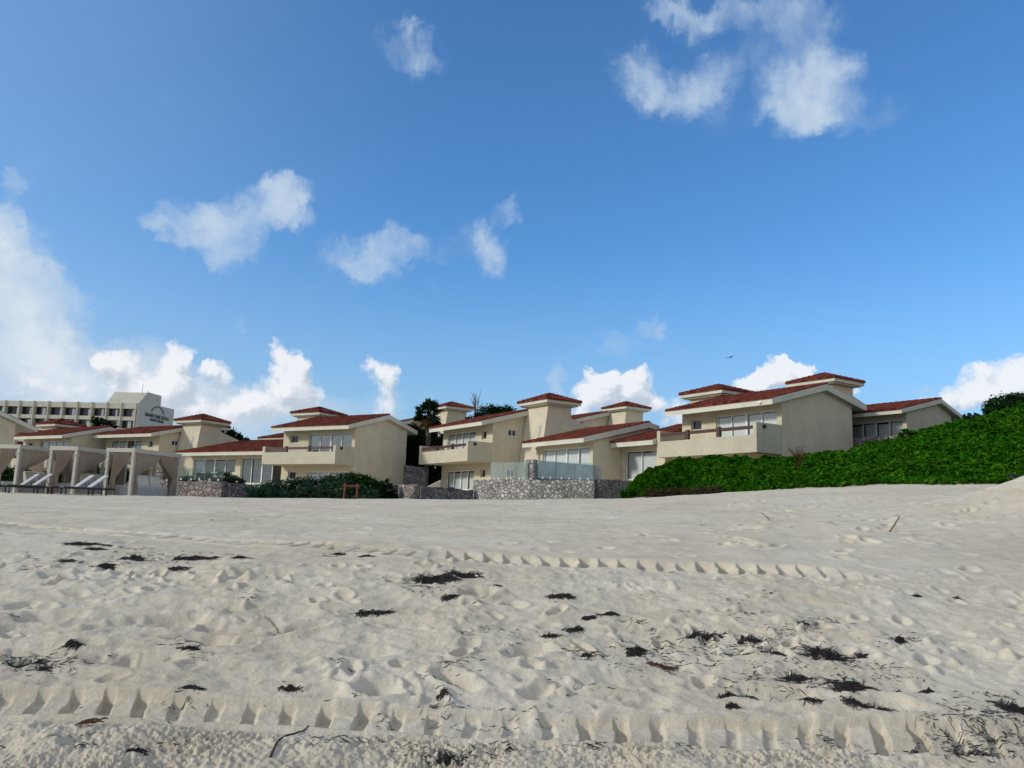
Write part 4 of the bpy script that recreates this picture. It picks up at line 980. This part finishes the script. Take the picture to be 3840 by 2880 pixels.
def chair(loc, rz, label):
    e = empty('terrace_chair', loc, rz, label, 'chair')
    for x in (-.24, .24):
        for y in (-.24, .24):
            m = MB(); m.box(x - .02, x + .02, y - .02, y + .02, 0, .42); m.build('leg', M_DARK, e)
    m = MB(); m.box(-.27, .27, -.27, .27, .42, .46); m.build('seat', M_DARK, e)
    m = MB(); m.prism([(.24, .46), (.40, .98), (.44, .98), (.28, .46)], -.27, .27, 'x'); m.build('backrest', M_DARK, e)
chair((C_O[0] - .8527 * 2.9 + .5225 * .9, C_O[1] + .5225 * 2.9 + .8527 * .9, 3.76), .6, 'dark chair on the balcony above the grey green shrub')
chair((-3.9, 61.6, .8), 1.2, 'dark chair before the sliding door behind the low dark wall')
# pipes at the dune foot on the right
e = empty('drain_pipe', (0, 0, 0), 0, 'dark pipe lying across the foot of the dune at the frame edge', 'pipe')
p0, p1 = at(3775, 1783, 31.3), at(3900, 1786, 31.0); q0, q1 = at(3792, 1792, 31.0), at(3832, 1814, 30.0)
e.location = p0; m = MB(); m.tube([(0, 0, 0), tuple(p1 - p0)], .05, 8); m.build('pipe_body', M_DARK, e)
e = empty('pole', tuple(q0), 0, 'thin dark pole leaning down the sand at the frame edge', 'pole'); m = MB(); m.tube([(0, 0, .05), tuple(q1 - q0)], .035, 7); m.build('pole_shaft', M_TWIG, e)
# bird
g = np.array([16.69, 60.0, 12.29]); e = empty('bird', g, 0, 'dark seabird gliding with spread wings in the blue sky', 'bird')
m = MB()
m.tube([(-.03, -.22, -.02), (0, -.1, 0), (0, .1, 0), (0, .3, -.02)], [.02, .06, .055, .015], 7)
for s, lift in ((-1, -.16), (1, .30)):
    m.add([(0, -.07, .02), (s * .24, -.10, .02 + lift * .45), (s * .52, .05, .02 + lift), (s * .24, .07, .02 + lift * .45), (0, .09, .02)], [(0, 1, 3, 4), (1, 2, 3)])
    m.add([(0, -.07, -.01), (s * .24, -.10, -.005 + lift * .45), (s * .52, .05, .01 + lift), (s * .24, .07, -.005 + lift * .45), (0, .09, -.01)], [(0, 1, 3, 4), (1, 2, 3)])
m.build('body', M_BIRD, e)

# ------------------------------------------------------------------ things lying on the sand
def strands(mb, cx, cy, rx, ry, n, R, arc=0., th=0., L=.16, lift=.03, w=.006):
    subs = [(R.uniform(-.3, .3), 0., .45)] + [(R.uniform(-.95, .95), R.uniform(-.9, .9), R.uniform(.10, .34)) for _ in range(6)]
    for k in range(n):
        su, sv, sr = subs[0] if R.random() < .3 else R.choice(subs)
        u, v = (su + R.gauss(0, sr * .5)) * rx, (sv + R.gauss(0, sr * .5)) * ry
        v += arc * (u / max(rx, .01)) ** 2 * rx
        x, y = u * math.cos(th) - v * math.sin(th), u * math.sin(th) + v * math.cos(th)
        d = th + arc * 2 * u / max(rx, .01) * .7 + R.gauss(0, .8); l = L * R.uniform(.25, 1.2); c = R.uniform(-9, 9)
        r = min(1.2, math.hypot(u / rx, v / max(ry, .01)))
        pts = []; px_, py_ = x, y
        for i in range(5):
            pts.append((px_, py_)); px_ += math.cos(d) * l / 4; py_ += math.sin(d) * l / 4; d += c * l / 4 + R.uniform(-.5, .5)
        yield pts, w * R.uniform(.5, 1.6), abs(R.gauss(0, lift)) * (1.25 - r)
def weed(px, py, wpx, label, arc=0., ratio=.4, dens=1., th=0., mat=None, w=.0023):
    g = ground_pt(px, py); R = random.Random(int(px * 7 + py)); wid = wpx * 1.18 / FPX * g[1] / 2
    n = int((120 + 1700 * wid) * dens); m = MB(); L = max(.04, min(.16, wid * .7))
    allp = []; S = []
    for pts, ww, lf in strands(m, 0, 0, wid, wid * ratio, n, R, arc, th, L, .008 + wid * .018, w):
        S.append((len(allp), ww, lf)); allp += pts
    A = np.array(allp); Z = full_height(A[:, 0] + g[0], A[:, 1] + g[1]); z0 = gz(g[0], g[1])
    for (i, ww, lf) in S:
        m.tube([(allp[i + k][0], allp[i + k][1], Z[i + k] - z0 - .003 + lf * (1 - abs(k - 2) / 2.6)) for k in range(5)], [ww, ww * 1.1, ww, ww * .8, ww * .4], 4)
    m.build('seaweed_clump', mat or M_WEED, loc=(g[0], g[1], z0), label=label, cat='seaweed', group='seaweed clumps on the sand')
for a in [
    (310, 2045, 150, 'long thin dark seaweed streak, farthest back on the left sand', 0, .12, .8),
    (343, 2062, 85, 'short seaweed streak just below the long thin streak', 0, .22, .9),
    (378, 2126, 75, 'dark oval seaweed patch, lowest of the far left group', 0, .25, 1.2),
    (248, 2118, 90, 'faint narrow seaweed wisp left of the dark oval patch', .1, .15, .5),
    (490, 2098, 95, 'thick seaweed clump in the middle of the far left group', .0, .3, 1.3),
    (727, 2090, 175, 'broad flat seaweed streak right of the far left group', .0, .14, .8),
    (886, 2100, 75, 'compact black seaweed knot right of the broad flat streak', 0, .35, 1.3),
    (266, 2425, 95, 'arched dark seaweed strip above the left tyre marks', -1.0, .2, 1.0),
    (68, 2494, 130, 'long dark seaweed bank by the left frame edge', 0, .22, 1.1),
    (157, 2514, 48, 'small seaweed tuft right of the bank at the left frame edge', 0, .6, 1.2),
    (724, 2603, 85, 'forked seaweed sprig on the upper rim of the left tyre marks', 0, .5, .7),
    (1075, 2594, 70, 'dark seaweed lump above the tyre marks with a twig below it', 0, .45, 1.2),
    (493, 2854, 75, 'black seaweed lump in the crumbly sand at the bottom edge', 0, .5, 1.2),
    (1605, 2178, 165, 'large flat black seaweed mat in mid beach next to a white shell', 0, .20, 1.4),
    (1735, 2163, 120, 'ragged seaweed trail behind the white shell', .1, .16, .9),
    (1676, 2251, 70, 'rounded seaweed tuft below the large flat mat', 0, .45, 1.4),
    (2089, 2251, 85, 'solitary humped black seaweed clump in mid beach', 0, .5, 1.6),
    (1386, 2295, 120, 'thin stretched seaweed wisp left of the rounded tuft', 0, .16, .6),
    (2278, 2316, 78, 'slanting seaweed clump on a sand hump in mid beach', .2, .35, 1.1, .3),
    (2148, 2372, 75, 'seaweed clump climbing the side of a sand hump', .0, .6, 1.2, .6),
    (2375, 2443, 90, 'feathery seaweed spread below the slanting clump', 0, .4, .9),
    (2467, 2482, 90, 'reddish brown seaweed spray right of the feathery spread', 0, .3, .7),
    (2618, 2380, 140, 'drawn out seaweed line near the middle right', 0, .2, .7),
    (2898, 2451, 80, 'hook shaped seaweed curl left of the great arch', -2.2, .5, 1.0),
    (3080, 2452, 185, 'great arch of matted black seaweed on the right', -1.5, .25, 1.5),
    (2963, 2542, 125, 'spiky flattened seaweed fan under the great arch', 0, .25, .8, -.25),
    (3191, 2581, 185, 'wide tangled seaweed mat beneath the great arch', .1, .4, 1.0),
    (3016, 2640, 105, 'thick seaweed roll on the rim of the right tyre marks', -.7, .3, 1.4),
    (3230, 2659, 155, 'long seaweed strip beside the rim of the right tyre marks', 0, .2, .9),
    (3478, 2604, 58, 'lone seaweed tuft on clean sand toward the right', 0, .4, 1.3),
    (3445, 2800, 110, 'diagonal seaweed tail across the right tyre marks', 0, .35, .9, -.7),
    (3667, 2822, 190, 'loose seaweed tangle in the bottom right corner', 0, .35, .8),
    (3797, 2666, 150, 'heavy seaweed heap against the right frame edge', 0, .4, 1.3),
    (2723, 2607, 68, 'seaweed lump with loose ends above the right tyre marks', 0, .4, 1.2),
    (2742, 2656, 56, 'small dark seaweed wad between two tyre marks', 0, .5, 1.1),
    (484, 2053, 50, 'small flat seaweed flake above the thick clump, far left group', 0, .25, .9),
    (650, 2139, 85, 'thin seaweed line at the lower right of the far left group', 0, .12, .6),
    (1264, 2077, 50, 'small seaweed flake on the far sand left of the mid track start', 0, .2, .8),
    (1369, 2088, 55, 'short dark seaweed bar just left of the far tyre track', 0, .2, .9),
    (700, 2440, 66, 'seaweed lump in a hollow of the lumpy sand on the left', 0, .6, 1.0, .5),
    (1640, 2200, 60, 'seaweed tail hanging below the large flat mat', 0, .35, .7),
    (1844, 2213, 50, 'low seaweed flake to the right of the large flat mat', 0, .3, 1.0),
    (2200, 2326, 52, 'seaweed knot at the left end of the slanting clump', 0, .5, 1.1),
    (2065, 2399, 60, 'flat seaweed scrap at the foot of the sand hump', 0, .3, 1.0),
    (2190, 2470, 44, 'small round seaweed knot below the sand hump', 0, .6, 1.2),
    (3009, 2357, 48, 'compact seaweed knot above the great arch', 0, .5, 1.4),
    (2807, 2402, 72, 'stretched seaweed strip left of the compact knot', 0, .22, .9),
    (3224, 2461, 64, 'seaweed wisp trailing right of the great arch', 0, .25, .8, .3),
    (3370, 2415, 52, 'slim seaweed flake on bare sand at the right', 0, .3, 1.0),
    (2827, 2426, 34, 'tiny black seaweed ball under the stretched strip', 0, .7, 1.6),
    (2807, 2610, 72, 'loose seaweed ends above the right tyre marks', 0, .22, .6),
    (1652, 2612, 58, 'looped seaweed stems in the deep footprint at centre', 0, .6, .4),
    (1670, 2860, 56, 'black seaweed tuft in the crumbly sand at bottom centre', 0, .5, 1.1),
    (3087, 2822, 58, 'narrow seaweed dash under the right tyre marks', 0, .2, 1.0),
    (3432, 2242, 34, 'tiny seaweed flake on the clean sand right of centre', 0, .3, 1.0),
    (3585, 2244, 26, 'tiny brown seaweed chip far right on clean sand', 0, .4, 1.2)]:
    px, py, wp, lab = a[:4]
    weed(px, py, wp, lab, *(a[4:]), mat=M_WEEDB if 'reddish' in lab or 'brown' in lab else None)
# loose scraps that nobody could count
def litter():
    R = random.Random(77); m = MB(); pts_all = []; S = []
    spots = [(3667, 2724, 260, 120, 110), (3700, 2800, 240, 110, 90), (2840, 2420, 300, 60, 90), (2450, 2440, 300, 90, 80), (3080, 2560, 500, 90, 110), (150, 2500, 300, 60, 70), (450, 2090, 500, 60, 70),
             (1650, 2200, 350, 60, 50), (1500, 2700, 900, 140, 26), (1000, 2820, 1600, 60, 44), (2900, 2820, 1500, 60, 44), (1920, 2450, 3800, 320, 150), (2300, 2300, 1500, 180, 70), (3100, 2000, 1300, 140, 36), (3090, 2770, 60, 60, 14), (1652, 2612, 60, 50, 18), (484, 2053, 80, 10, 12), (1264, 2077, 90, 14, 14), (700, 2440, 70, 50, 18), (2190, 2470, 60, 30, 14), (3370, 2415, 60, 30, 14), (3009, 2357, 60, 25, 18), (2807, 2402, 90, 22, 24), (1853, 2845, 50, 30, 12), (1670, 2860, 80, 40, 26)]
    for (cx, cy, w, h, n) in spots:
        left = int(n * 3.0)
        while left > 0:
            px, py = cx + R.gauss(0, w * .42), min(2877, cy + R.gauss(0, h * .42)); k = 1 if R.random() < .55 else R.randint(4, 22); left -= k
            if py < 1950: continue
            r = ray(px, py); d = np.concatenate([np.arange(3, 14, .05), np.arange(14, 50, .3)]); hh = base_z(r[0] * d, d) - r[2] * d; i = np.argmax(hh > 0); x0, y0 = r[0] * d[i], d[i]
            rad = .012 + .004 * k; main = R.uniform(-.6, .6)
            for _ in range(k):
                x, y = x0 + R.gauss(0, rad), y0 + R.gauss(0, rad * .6); L = R.uniform(.012, .055 if k > 1 else .04); a = main + R.gauss(0, .8); c = R.uniform(-8, 8)
                S.append((len(pts_all), R.choice((.0008, .0011, .0016, .0024))))
                for q in range(4):
                    pts_all.append((x, y)); x += math.cos(a) * L / 3; y += math.sin(a) * L / 3; a += c * L
    A = np.array(pts_all); Z = full_height(A[:, 0], A[:, 1])
    for (i, w) in S: m.tube([(pts_all[i + q][0], pts_all[i + q][1], Z[i + q] + .003 + (.0012 if q in (1, 2) else 0)) for q in range(4)], [w, w, w * .9, w * .5], 4)
    m.build('seaweed_scraps', M_WEED, label='loose dark seaweed scraps strewn over the sand', cat='seaweed', kind='stuff')
litter()
def stick(name, pix, r, label, cat, mat, up=None, n=9):
    P = [ground_pt(*p) for p in pix]; xs = np.interp(np.linspace(0, 1, n), np.linspace(0, 1, len(P)), [p[0] for p in P]); ys = np.interp(np.linspace(0, 1, n), np.linspace(0, 1, len(P)), [p[1] for p in P])
    z = full_height(xs, ys); k = np.exp(-.5 * (np.arange(-2, 3) / 1.2) ** 2); k /= k.sum(); z = np.maximum(z, np.convolve(np.pad(z, 2, mode='edge'), k, mode='valid')) + r * .7
    if up is not None: z = z[0] + np.linspace(0, up, n); xs = xs[0] + (xs - xs[0]); ys = ys[0] + (ys - ys[0]) * .1
    m = MB(); m.tube([(xs[i] - xs[0], ys[i] - ys[0], z[i] - z[0]) for i in range(n)], [r * (1 - .5 * i / n) for i in range(n)], 6)
    return m.build(name, mat, smooth=True, loc=(xs[0], ys[0], z[0]), label=label, cat=cat)
stick('twig', [(1010, 2878), (1030, 2835), (1075, 2790), (1120, 2770), (1193, 2733)], .006, 'thin black bent twig in the bottom sand left of centre', 'twig', M_TWIG, n=16)
stick('stalk', [(992, 2307), (1015, 2325), (1035, 2350), (1043, 2366)], .006, 'pale dry reed stalk lying alone on smooth sand', 'stalk', M_STRAW)
def prop(name, px, py, vec, r, label, cat, mat, fork=None):
    g = ground_pt(px, py); z = gz(g[0], g[1]); m = MB(); v = np.array(vec)
    m.tube([(0, 0, -.02), tuple(v * .5 + np.array([.012, 0, .0])), tuple(v)], [r, r * .9, r * .5], 6)
    if fork: m.tube([tuple(v * .45), tuple(v * .45 + np.array(fork))], [r * .7, r * .4], 5)
    m.build(name, mat, smooth=True, loc=(g[0], g[1], z), label=label, cat=cat)
prop('driftwood_stick', 3332, 1992, (.20, .05, .24), .017, 'brown driftwood stick propped up on the far right sand', 'stick', M_STRAW)
prop('twig', 2890, 1952, (-.16, .05, .13), .007, 'small forked twig on the far sand below the dune', 'twig', M_TWIG, (.12, 0, -.03))
def pebble(px, py, s, mat, name, label, cat):
    g = ground_pt(px, py); z = gz(g[0], g[1]); R = random.Random(int(px)); m = MB(); P = []
    for i in range(7):
        a = PI * i / 6; P.append([(s * math.sin(a) * math.cos(b) * (1 + .2 * math.sin(3 * b)), s * .7 * math.sin(a) * math.sin(b), s * .45 * math.cos(a)) for b in np.linspace(0, 2 * PI, 11)])
    m.grid(P); m.build(name, mat, smooth=True, loc=(g[0], g[1], z + s * .25), label=label, cat=cat)
pebble(1788, 2166, .018, M_SHELL, 'shell', 'tiny white shell beside the large flat seaweed mat', 'shell')
pebble(3087, 2412, .022, M_SHELL, 'shell', 'white shell fragment above the great seaweed arch', 'shell')
pebble(3196, 2556, .014, M_GREEN, 'plastic_scrap', 'tiny green plastic scrap in the wide seaweed mat', 'plastic scrap')
m = MB(); g = ground_pt(319, 2768); R = random.Random(2); z0 = gz(g[0], g[1])
for k in range(16):
    a = R.uniform(.5, 1.3); x, y = R.gauss(0, .018), R.gauss(0, .035) ; x += y * .5
    m.tube([(x, y, .012 + R.random() * .01), (x + .03 * math.cos(a), y + .03 * math.sin(a), .02), (x + .055 * math.cos(a), y + .055 * math.sin(a), .012)], [.004, .005, .002], 4)
m.build('dead_leaf', M_WEEDB, loc=(g[0], g[1], z0), label='rust brown dried leaf below the left tyre marks', cat='dead leaf')

# ------------------------------------------------------------------ sun and sky
SUN_EL, SUN_AZ = math.radians(24), math.radians(-106)        # azimuth from +y towards +x
sd = Vector((math.sin(SUN_AZ) * math.cos(SUN_EL), math.cos(SUN_AZ) * math.cos(SUN_EL), math.sin(SUN_EL)))
sl = bpy.data.lights.new('sun', 'SUN'); sl.energy = 2.25; sl.angle = math.radians(6.0); sl.color = (1, .96, .87)
so = bpy.data.objects.new('sun', sl); COL.objects.link(so); so.rotation_euler = sd.to_track_quat('Z', 'Y').to_euler()
wd = bpy.data.worlds.new('World'); SC.world = wd; wd.use_nodes = True; nt = wd.node_tree; nt.nodes.clear()
wd.cycles.sampling_method = 'MANUAL'; wd.cycles.sample_map_resolution = 512
sky = N(nt, 'ShaderNodeTexSky', sky_type='NISHITA', sun_disc=False, sun_elevation=SUN_EL, sun_rotation=SUN_AZ, altitude=0, air_density=1.0, dust_density=.6, ozone_density=3.0)
tc = N(nt, 'ShaderNodeTexCoord'); sep = N(nt, 'ShaderNodeSeparateXYZ'); nt.links.new(tc.outputs['Generated'], sep.inputs[0])
azn = N(nt, 'ShaderNodeMath', operation='ARCTAN2'); nt.links.new(sep.outputs[0], azn.inputs[0]); nt.links.new(sep.outputs[1], azn.inputs[1])
eln = N(nt, 'ShaderNodeMath', operation='ARCSINE'); nt.links.new(sep.outputs[2], eln.inputs[0])
cmb = N(nt, 'ShaderNodeCombineXYZ'); nt.links.new(azn.outputs[0], cmb.inputs[0]); nt.links.new(eln.outputs[0], cmb.inputs[1])
KD = 3840 / 2212.
def ae(x, y):
    v = ray(x * KD, y * KD); v = v / np.linalg.norm(v); return math.atan2(v[0], v[1]), math.asin(v[2])
SKYTINT = (.54, .92, 1.19)
SOFT = [(1390, 170, 85, 85, .62), (1460, 205, 110, 65, .4), (1530, 185, 75, 75, .52), (1745, 190, 130, 110, .85), (1800, 130, 75, 65, .45), (1560, 25, 220, 60, .52), (1450, 25, 110, 45, .4), (1750, 40, 120, 75, .45), (1850, 245, 130, 55, .32), (1620, 120, 150, 90, .28), (1720, 240, 90, 70, .4), (1570, 255, 110, 60, .18),
        (870, 105, 95, 60, .48), (885, 60, 40, 40, .38), (930, 125, 50, 40, .3), (430, 475, 105, 62, .66), (500, 510, 90, 80, .7), (575, 450, 90, 70, .6), (625, 430, 68, 80, .8), (600, 388, 40, 40, .5), (480, 565, 55, 40, .4), (355, 480, 60, 34, .35),
        (755, 540, 95, 58, .62), (850, 520, 72, 62, .66), (800, 580, 90, 46, .5), (925, 540, 60, 42, .38), (690, 600, 60, 30, .22), (1055, 530, 54, 58, .6), (1010, 510, 65, 52, .28), (1105, 468, 42, 30, .55), (945, 625, 40, 22, .16),
        (-30, 600, 170, 190, .95), (60, 660, 140, 130, .75), (60, 770, 200, 150, .8), (0, 490, 50, 80, .75), (10, 560, 70, 90, .5), (130, 610, 70, 60, .2), (18, 380, 34, 45, .4), (60, 340, 70, 70, .16), (230, 520, 70, 25, .14), (515, 687, 32, 24, .3), (220, 640, 30, 20, .2), (515, 720, 25, 15, .2), (290, 690, 60, 40, .1),
        (1195, 806, 38, 34, .6), (1195, 850, 45, 45, .4), (1350, 735, 85, 42, .4), (1405, 690, 40, 36, .55), (2130, 765, 60, 22, .2), (2190, 740, 40, 15, .2), (1860, 715, 40, 14, .1), (370, 860, 260, 95, 1.0), (150, 820, 250, 110, 1.1), (560, 880, 190, 75, .9), (130, 720, 130, 90, .5), (300, 770, 90, 50, .4), (2000, 860, 120, 45, .3), (1500, 900, 160, 60, .4), (830, 880, 60, 55, .3), (905, 885, 24, 36, .4), (740, 905, 90, 50, .5), (250, 210, 80, 50, .07), (370, 215, 40, 40, .1), (1560, 330, 60, 40, .1)]
CRISP = [(250, 790, 62, 50, .75), (215, 775, 30, 24, .4), (380, 788, 52, 66, .9), (365, 850, 90, 60, .7), (470, 815, 52, 44, .55), (450, 800, 26, 22, .4), (300, 850, 90, 60, .55), (622, 800, 58, 62, .85), (650, 850, 60, 55, .8), (600, 752, 26, 30, .4), (648, 778, 24, 26, .4), (560, 865, 80, 50, .6), (830, 815, 38, 46, .7), (795, 785, 20, 24, .4), (840, 870, 44, 46, .45), (470, 895, 150, 50, .6), (150, 850, 70, 50, .35), (60, 830, 60, 60, .3), 
         (1320, 838, 78, 60, .95), (1298, 812, 38, 26, .6), (1375, 826, 46, 40, .7), (1405, 862, 36, 50, .6), (1262, 868, 40, 44, .5), (1675, 818, 64, 44, .95), (1722, 812, 44, 36, .8), (1632, 834, 58, 34, .7), (1748, 798, 18, 14, .5), (1690, 790, 24, 18, .5), (1862, 842, 18, 22, .5), (1590, 845, 40, 26, .4), (1460, 890, 60, 50, .5),
         (2150, 828, 90, 56, .75), (2070, 862, 100, 40, .6), (2215, 800, 60, 44, .7), (1990, 878, 70, 26, .45), (2120, 795, 34, 22, .4), (2260, 850, 120, 70, .7)]
def warp(vec, amt, scale):
    n = N(nt, 'ShaderNodeTexNoise'); n.inputs['Scale'].default_value = scale; n.inputs['Detail'].default_value = 5; n.inputs['Roughness'].default_value = .6
    nt.links.new(vec, n.inputs['Vector'])
    s = N(nt, 'ShaderNodeVectorMath', operation='SUBTRACT'); s.inputs[1].default_value = (.5, .5, .5); nt.links.new(n.outputs['Color'], s.inputs[0])
    a = N(nt, 'ShaderNodeVectorMath', operation='MULTIPLY_ADD'); a.inputs[1].default_value = (amt, amt, 0); nt.links.new(s.outputs[0], a.inputs[0]); nt.links.new(vec, a.inputs[2])
    f = N(nt, 'ShaderNodeVectorMath', operation='MULTIPLY'); f.inputs[1].default_value = (1, 1, 0); nt.links.new(a.outputs[0], f.inputs[0])
    return f.outputs[0]
def M2(op, a, b=None, c=None, clamp=False):
    n = N(nt, 'ShaderNodeMath', operation=op, use_clamp=clamp)
    for i, v in enumerate((a, b, c)):
        if v is None: continue
        if hasattr(v, 'links'): nt.links.new(v, n.inputs[i])
        else: n.inputs[i].default_value = v
    return n.outputs[0]
def field(vec, blobs):
    acc = 0.0
    for (x, y, rx, ry, w) in blobs:
        a, e = ae(x, y); ux, uy = ae(x + rx, y), ae(x, y - ry); sx = 1 / max(math.hypot(ux[0] - a, ux[1] - e), 1e-4); sy = 1 / max(math.hypot(uy[0] - a, uy[1] - e), 1e-4)
        q = N(nt, 'ShaderNodeVectorMath', operation='MULTIPLY_ADD'); q.inputs[1].default_value = (sx, sy, 0); q.inputs[2].default_value = (-a * sx, -e * sy, 0); nt.links.new(vec, q.inputs[0])
        d = N(nt, 'ShaderNodeVectorMath', operation='DOT_PRODUCT'); nt.links.new(q.outputs[0], d.inputs[0]); nt.links.new(q.outputs[0], d.inputs[1])
        k = M2('MULTIPLY_ADD', d.outputs['Value'], -.72, 1.0, True); k2 = M2('MULTIPLY', k, k)
        acc = M2('MULTIPLY_ADD', k2, w, acc)
    return acc
def fnoise(vec, scale, detail=7, rough=.6):
    n = N(nt, 'ShaderNodeTexNoise'); n.inputs['Scale'].default_value = scale; n.inputs['Detail'].default_value = detail; n.inputs['Roughness'].default_value = rough
    nt.links.new(vec, n.inputs['Vector']); return n.outputs['Fac']
def smooth(v, a, b):
    n = N(nt, 'ShaderNodeMapRange', interpolation_type='SMOOTHSTEP'); n.inputs['From Min'].default_value = a; n.inputs['From Max'].default_value = b; nt.links.new(v, n.inputs['Value']); return n.outputs['Result']
P = cmb.outputs[0]
ws = warp(warp(P, .085, 10), .045, 38); fs = field(ws, SOFT)
soft = M2('MULTIPLY', smooth(M2('ADD', fs, M2('MULTIPLY_ADD', fnoise(P, 15, 9, .62), 1.05, -.52)), -.04, 1.12), smooth(fs, .0, .35))
def crisp_at(vec):
    w = warp(warp(vec, .05, 20), .02, 70); f = field(w, CRISP)
    n1 = M2('MULTIPLY_ADD', fnoise(vec, 38, 9, .62), .95, -.47)
    return M2('MULTIPLY', M2('ADD', f, n1), smooth(f, .02, .2))
c0 = crisp_at(P)
off = N(nt, 'ShaderNodeVectorMath', operation='ADD'); off.inputs[1].default_value = (-.008, .013, 0); nt.links.new(P, off.inputs[0])
c1 = crisp_at(off.outputs[0])
ca = smooth(c0, .10, .62)
shade = M2('ADD', M2('MULTIPLY_ADD', M2('SUBTRACT', c0, c1), 1.9, .42), M2('MULTIPLY_ADD', smooth(eln.outputs[0], .0, .26), .6, -.15), None, True)
STR = .15; K = 1 / STR                              # cloud colours are given as display values
ccol = mixc(nt, shade, (.50 * K, .57 * K, .66 * K), (.86 * K, .87 * K, .90 * K))
skyc = mixc(nt, 1.0, sky.outputs[0], SKYTINT, 'MULTIPLY')
# thicker moist air towards the horizon and around the veiled sun
low = M2('SUBTRACT', 1.0, smooth(eln.outputs[0], -.02, .34)); sunw = smooth(M2('MULTIPLY', azn.outputs[0], -1.0), .05, .85)
skyc = mixc(nt, M2('MULTIPLY_ADD', low, .72, M2('MULTIPLY', sunw, .30)), skyc, (.36 * K, .50 * K, .67 * K))
scol = (.50 * K, .62 * K, .76 * K)
scol = mixc(nt, smooth(M2('ADD', fs, M2('MULTIPLY_ADD', fnoise(P, 24, 7, .6), 2.2, -1.1)), .9, 2.3), scol, (.74 * K, .79 * K, .84 * K))
soft = M2('MULTIPLY', soft, M2('MULTIPLY_ADD', fnoise(P, 30, 6, .6), .7, .62), None, True)
c = mixc(nt, M2('MULTIPLY', soft, .9), skyc, scol)
c = mixc(nt, M2('MULTIPLY', ca, .92), c, ccol)
# unseen bright cloud over the rest of the dome, added to lift shaded walls
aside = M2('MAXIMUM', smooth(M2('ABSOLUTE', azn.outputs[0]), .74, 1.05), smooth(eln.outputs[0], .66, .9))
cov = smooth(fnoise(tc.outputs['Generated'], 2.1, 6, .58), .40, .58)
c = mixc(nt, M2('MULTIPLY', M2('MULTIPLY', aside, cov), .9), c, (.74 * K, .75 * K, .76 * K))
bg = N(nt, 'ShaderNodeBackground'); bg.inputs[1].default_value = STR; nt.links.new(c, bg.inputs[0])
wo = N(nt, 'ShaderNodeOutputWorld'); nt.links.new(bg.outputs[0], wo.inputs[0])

SC.view_settings.view_transform = 'Standard'; SC.view_settings.look = 'None'; SC.view_settings.gamma = 1; SC.view_settings.exposure = .07
SC.cycles.max_bounces = 8; SC.cycles.transparent_max_bounces = 12; SC.cycles.use_denoising = True
SC.cycles.caustics_reflective = False; SC.cycles.caustics_refractive = False; SC.cycles.sample_clamp_indirect = 4
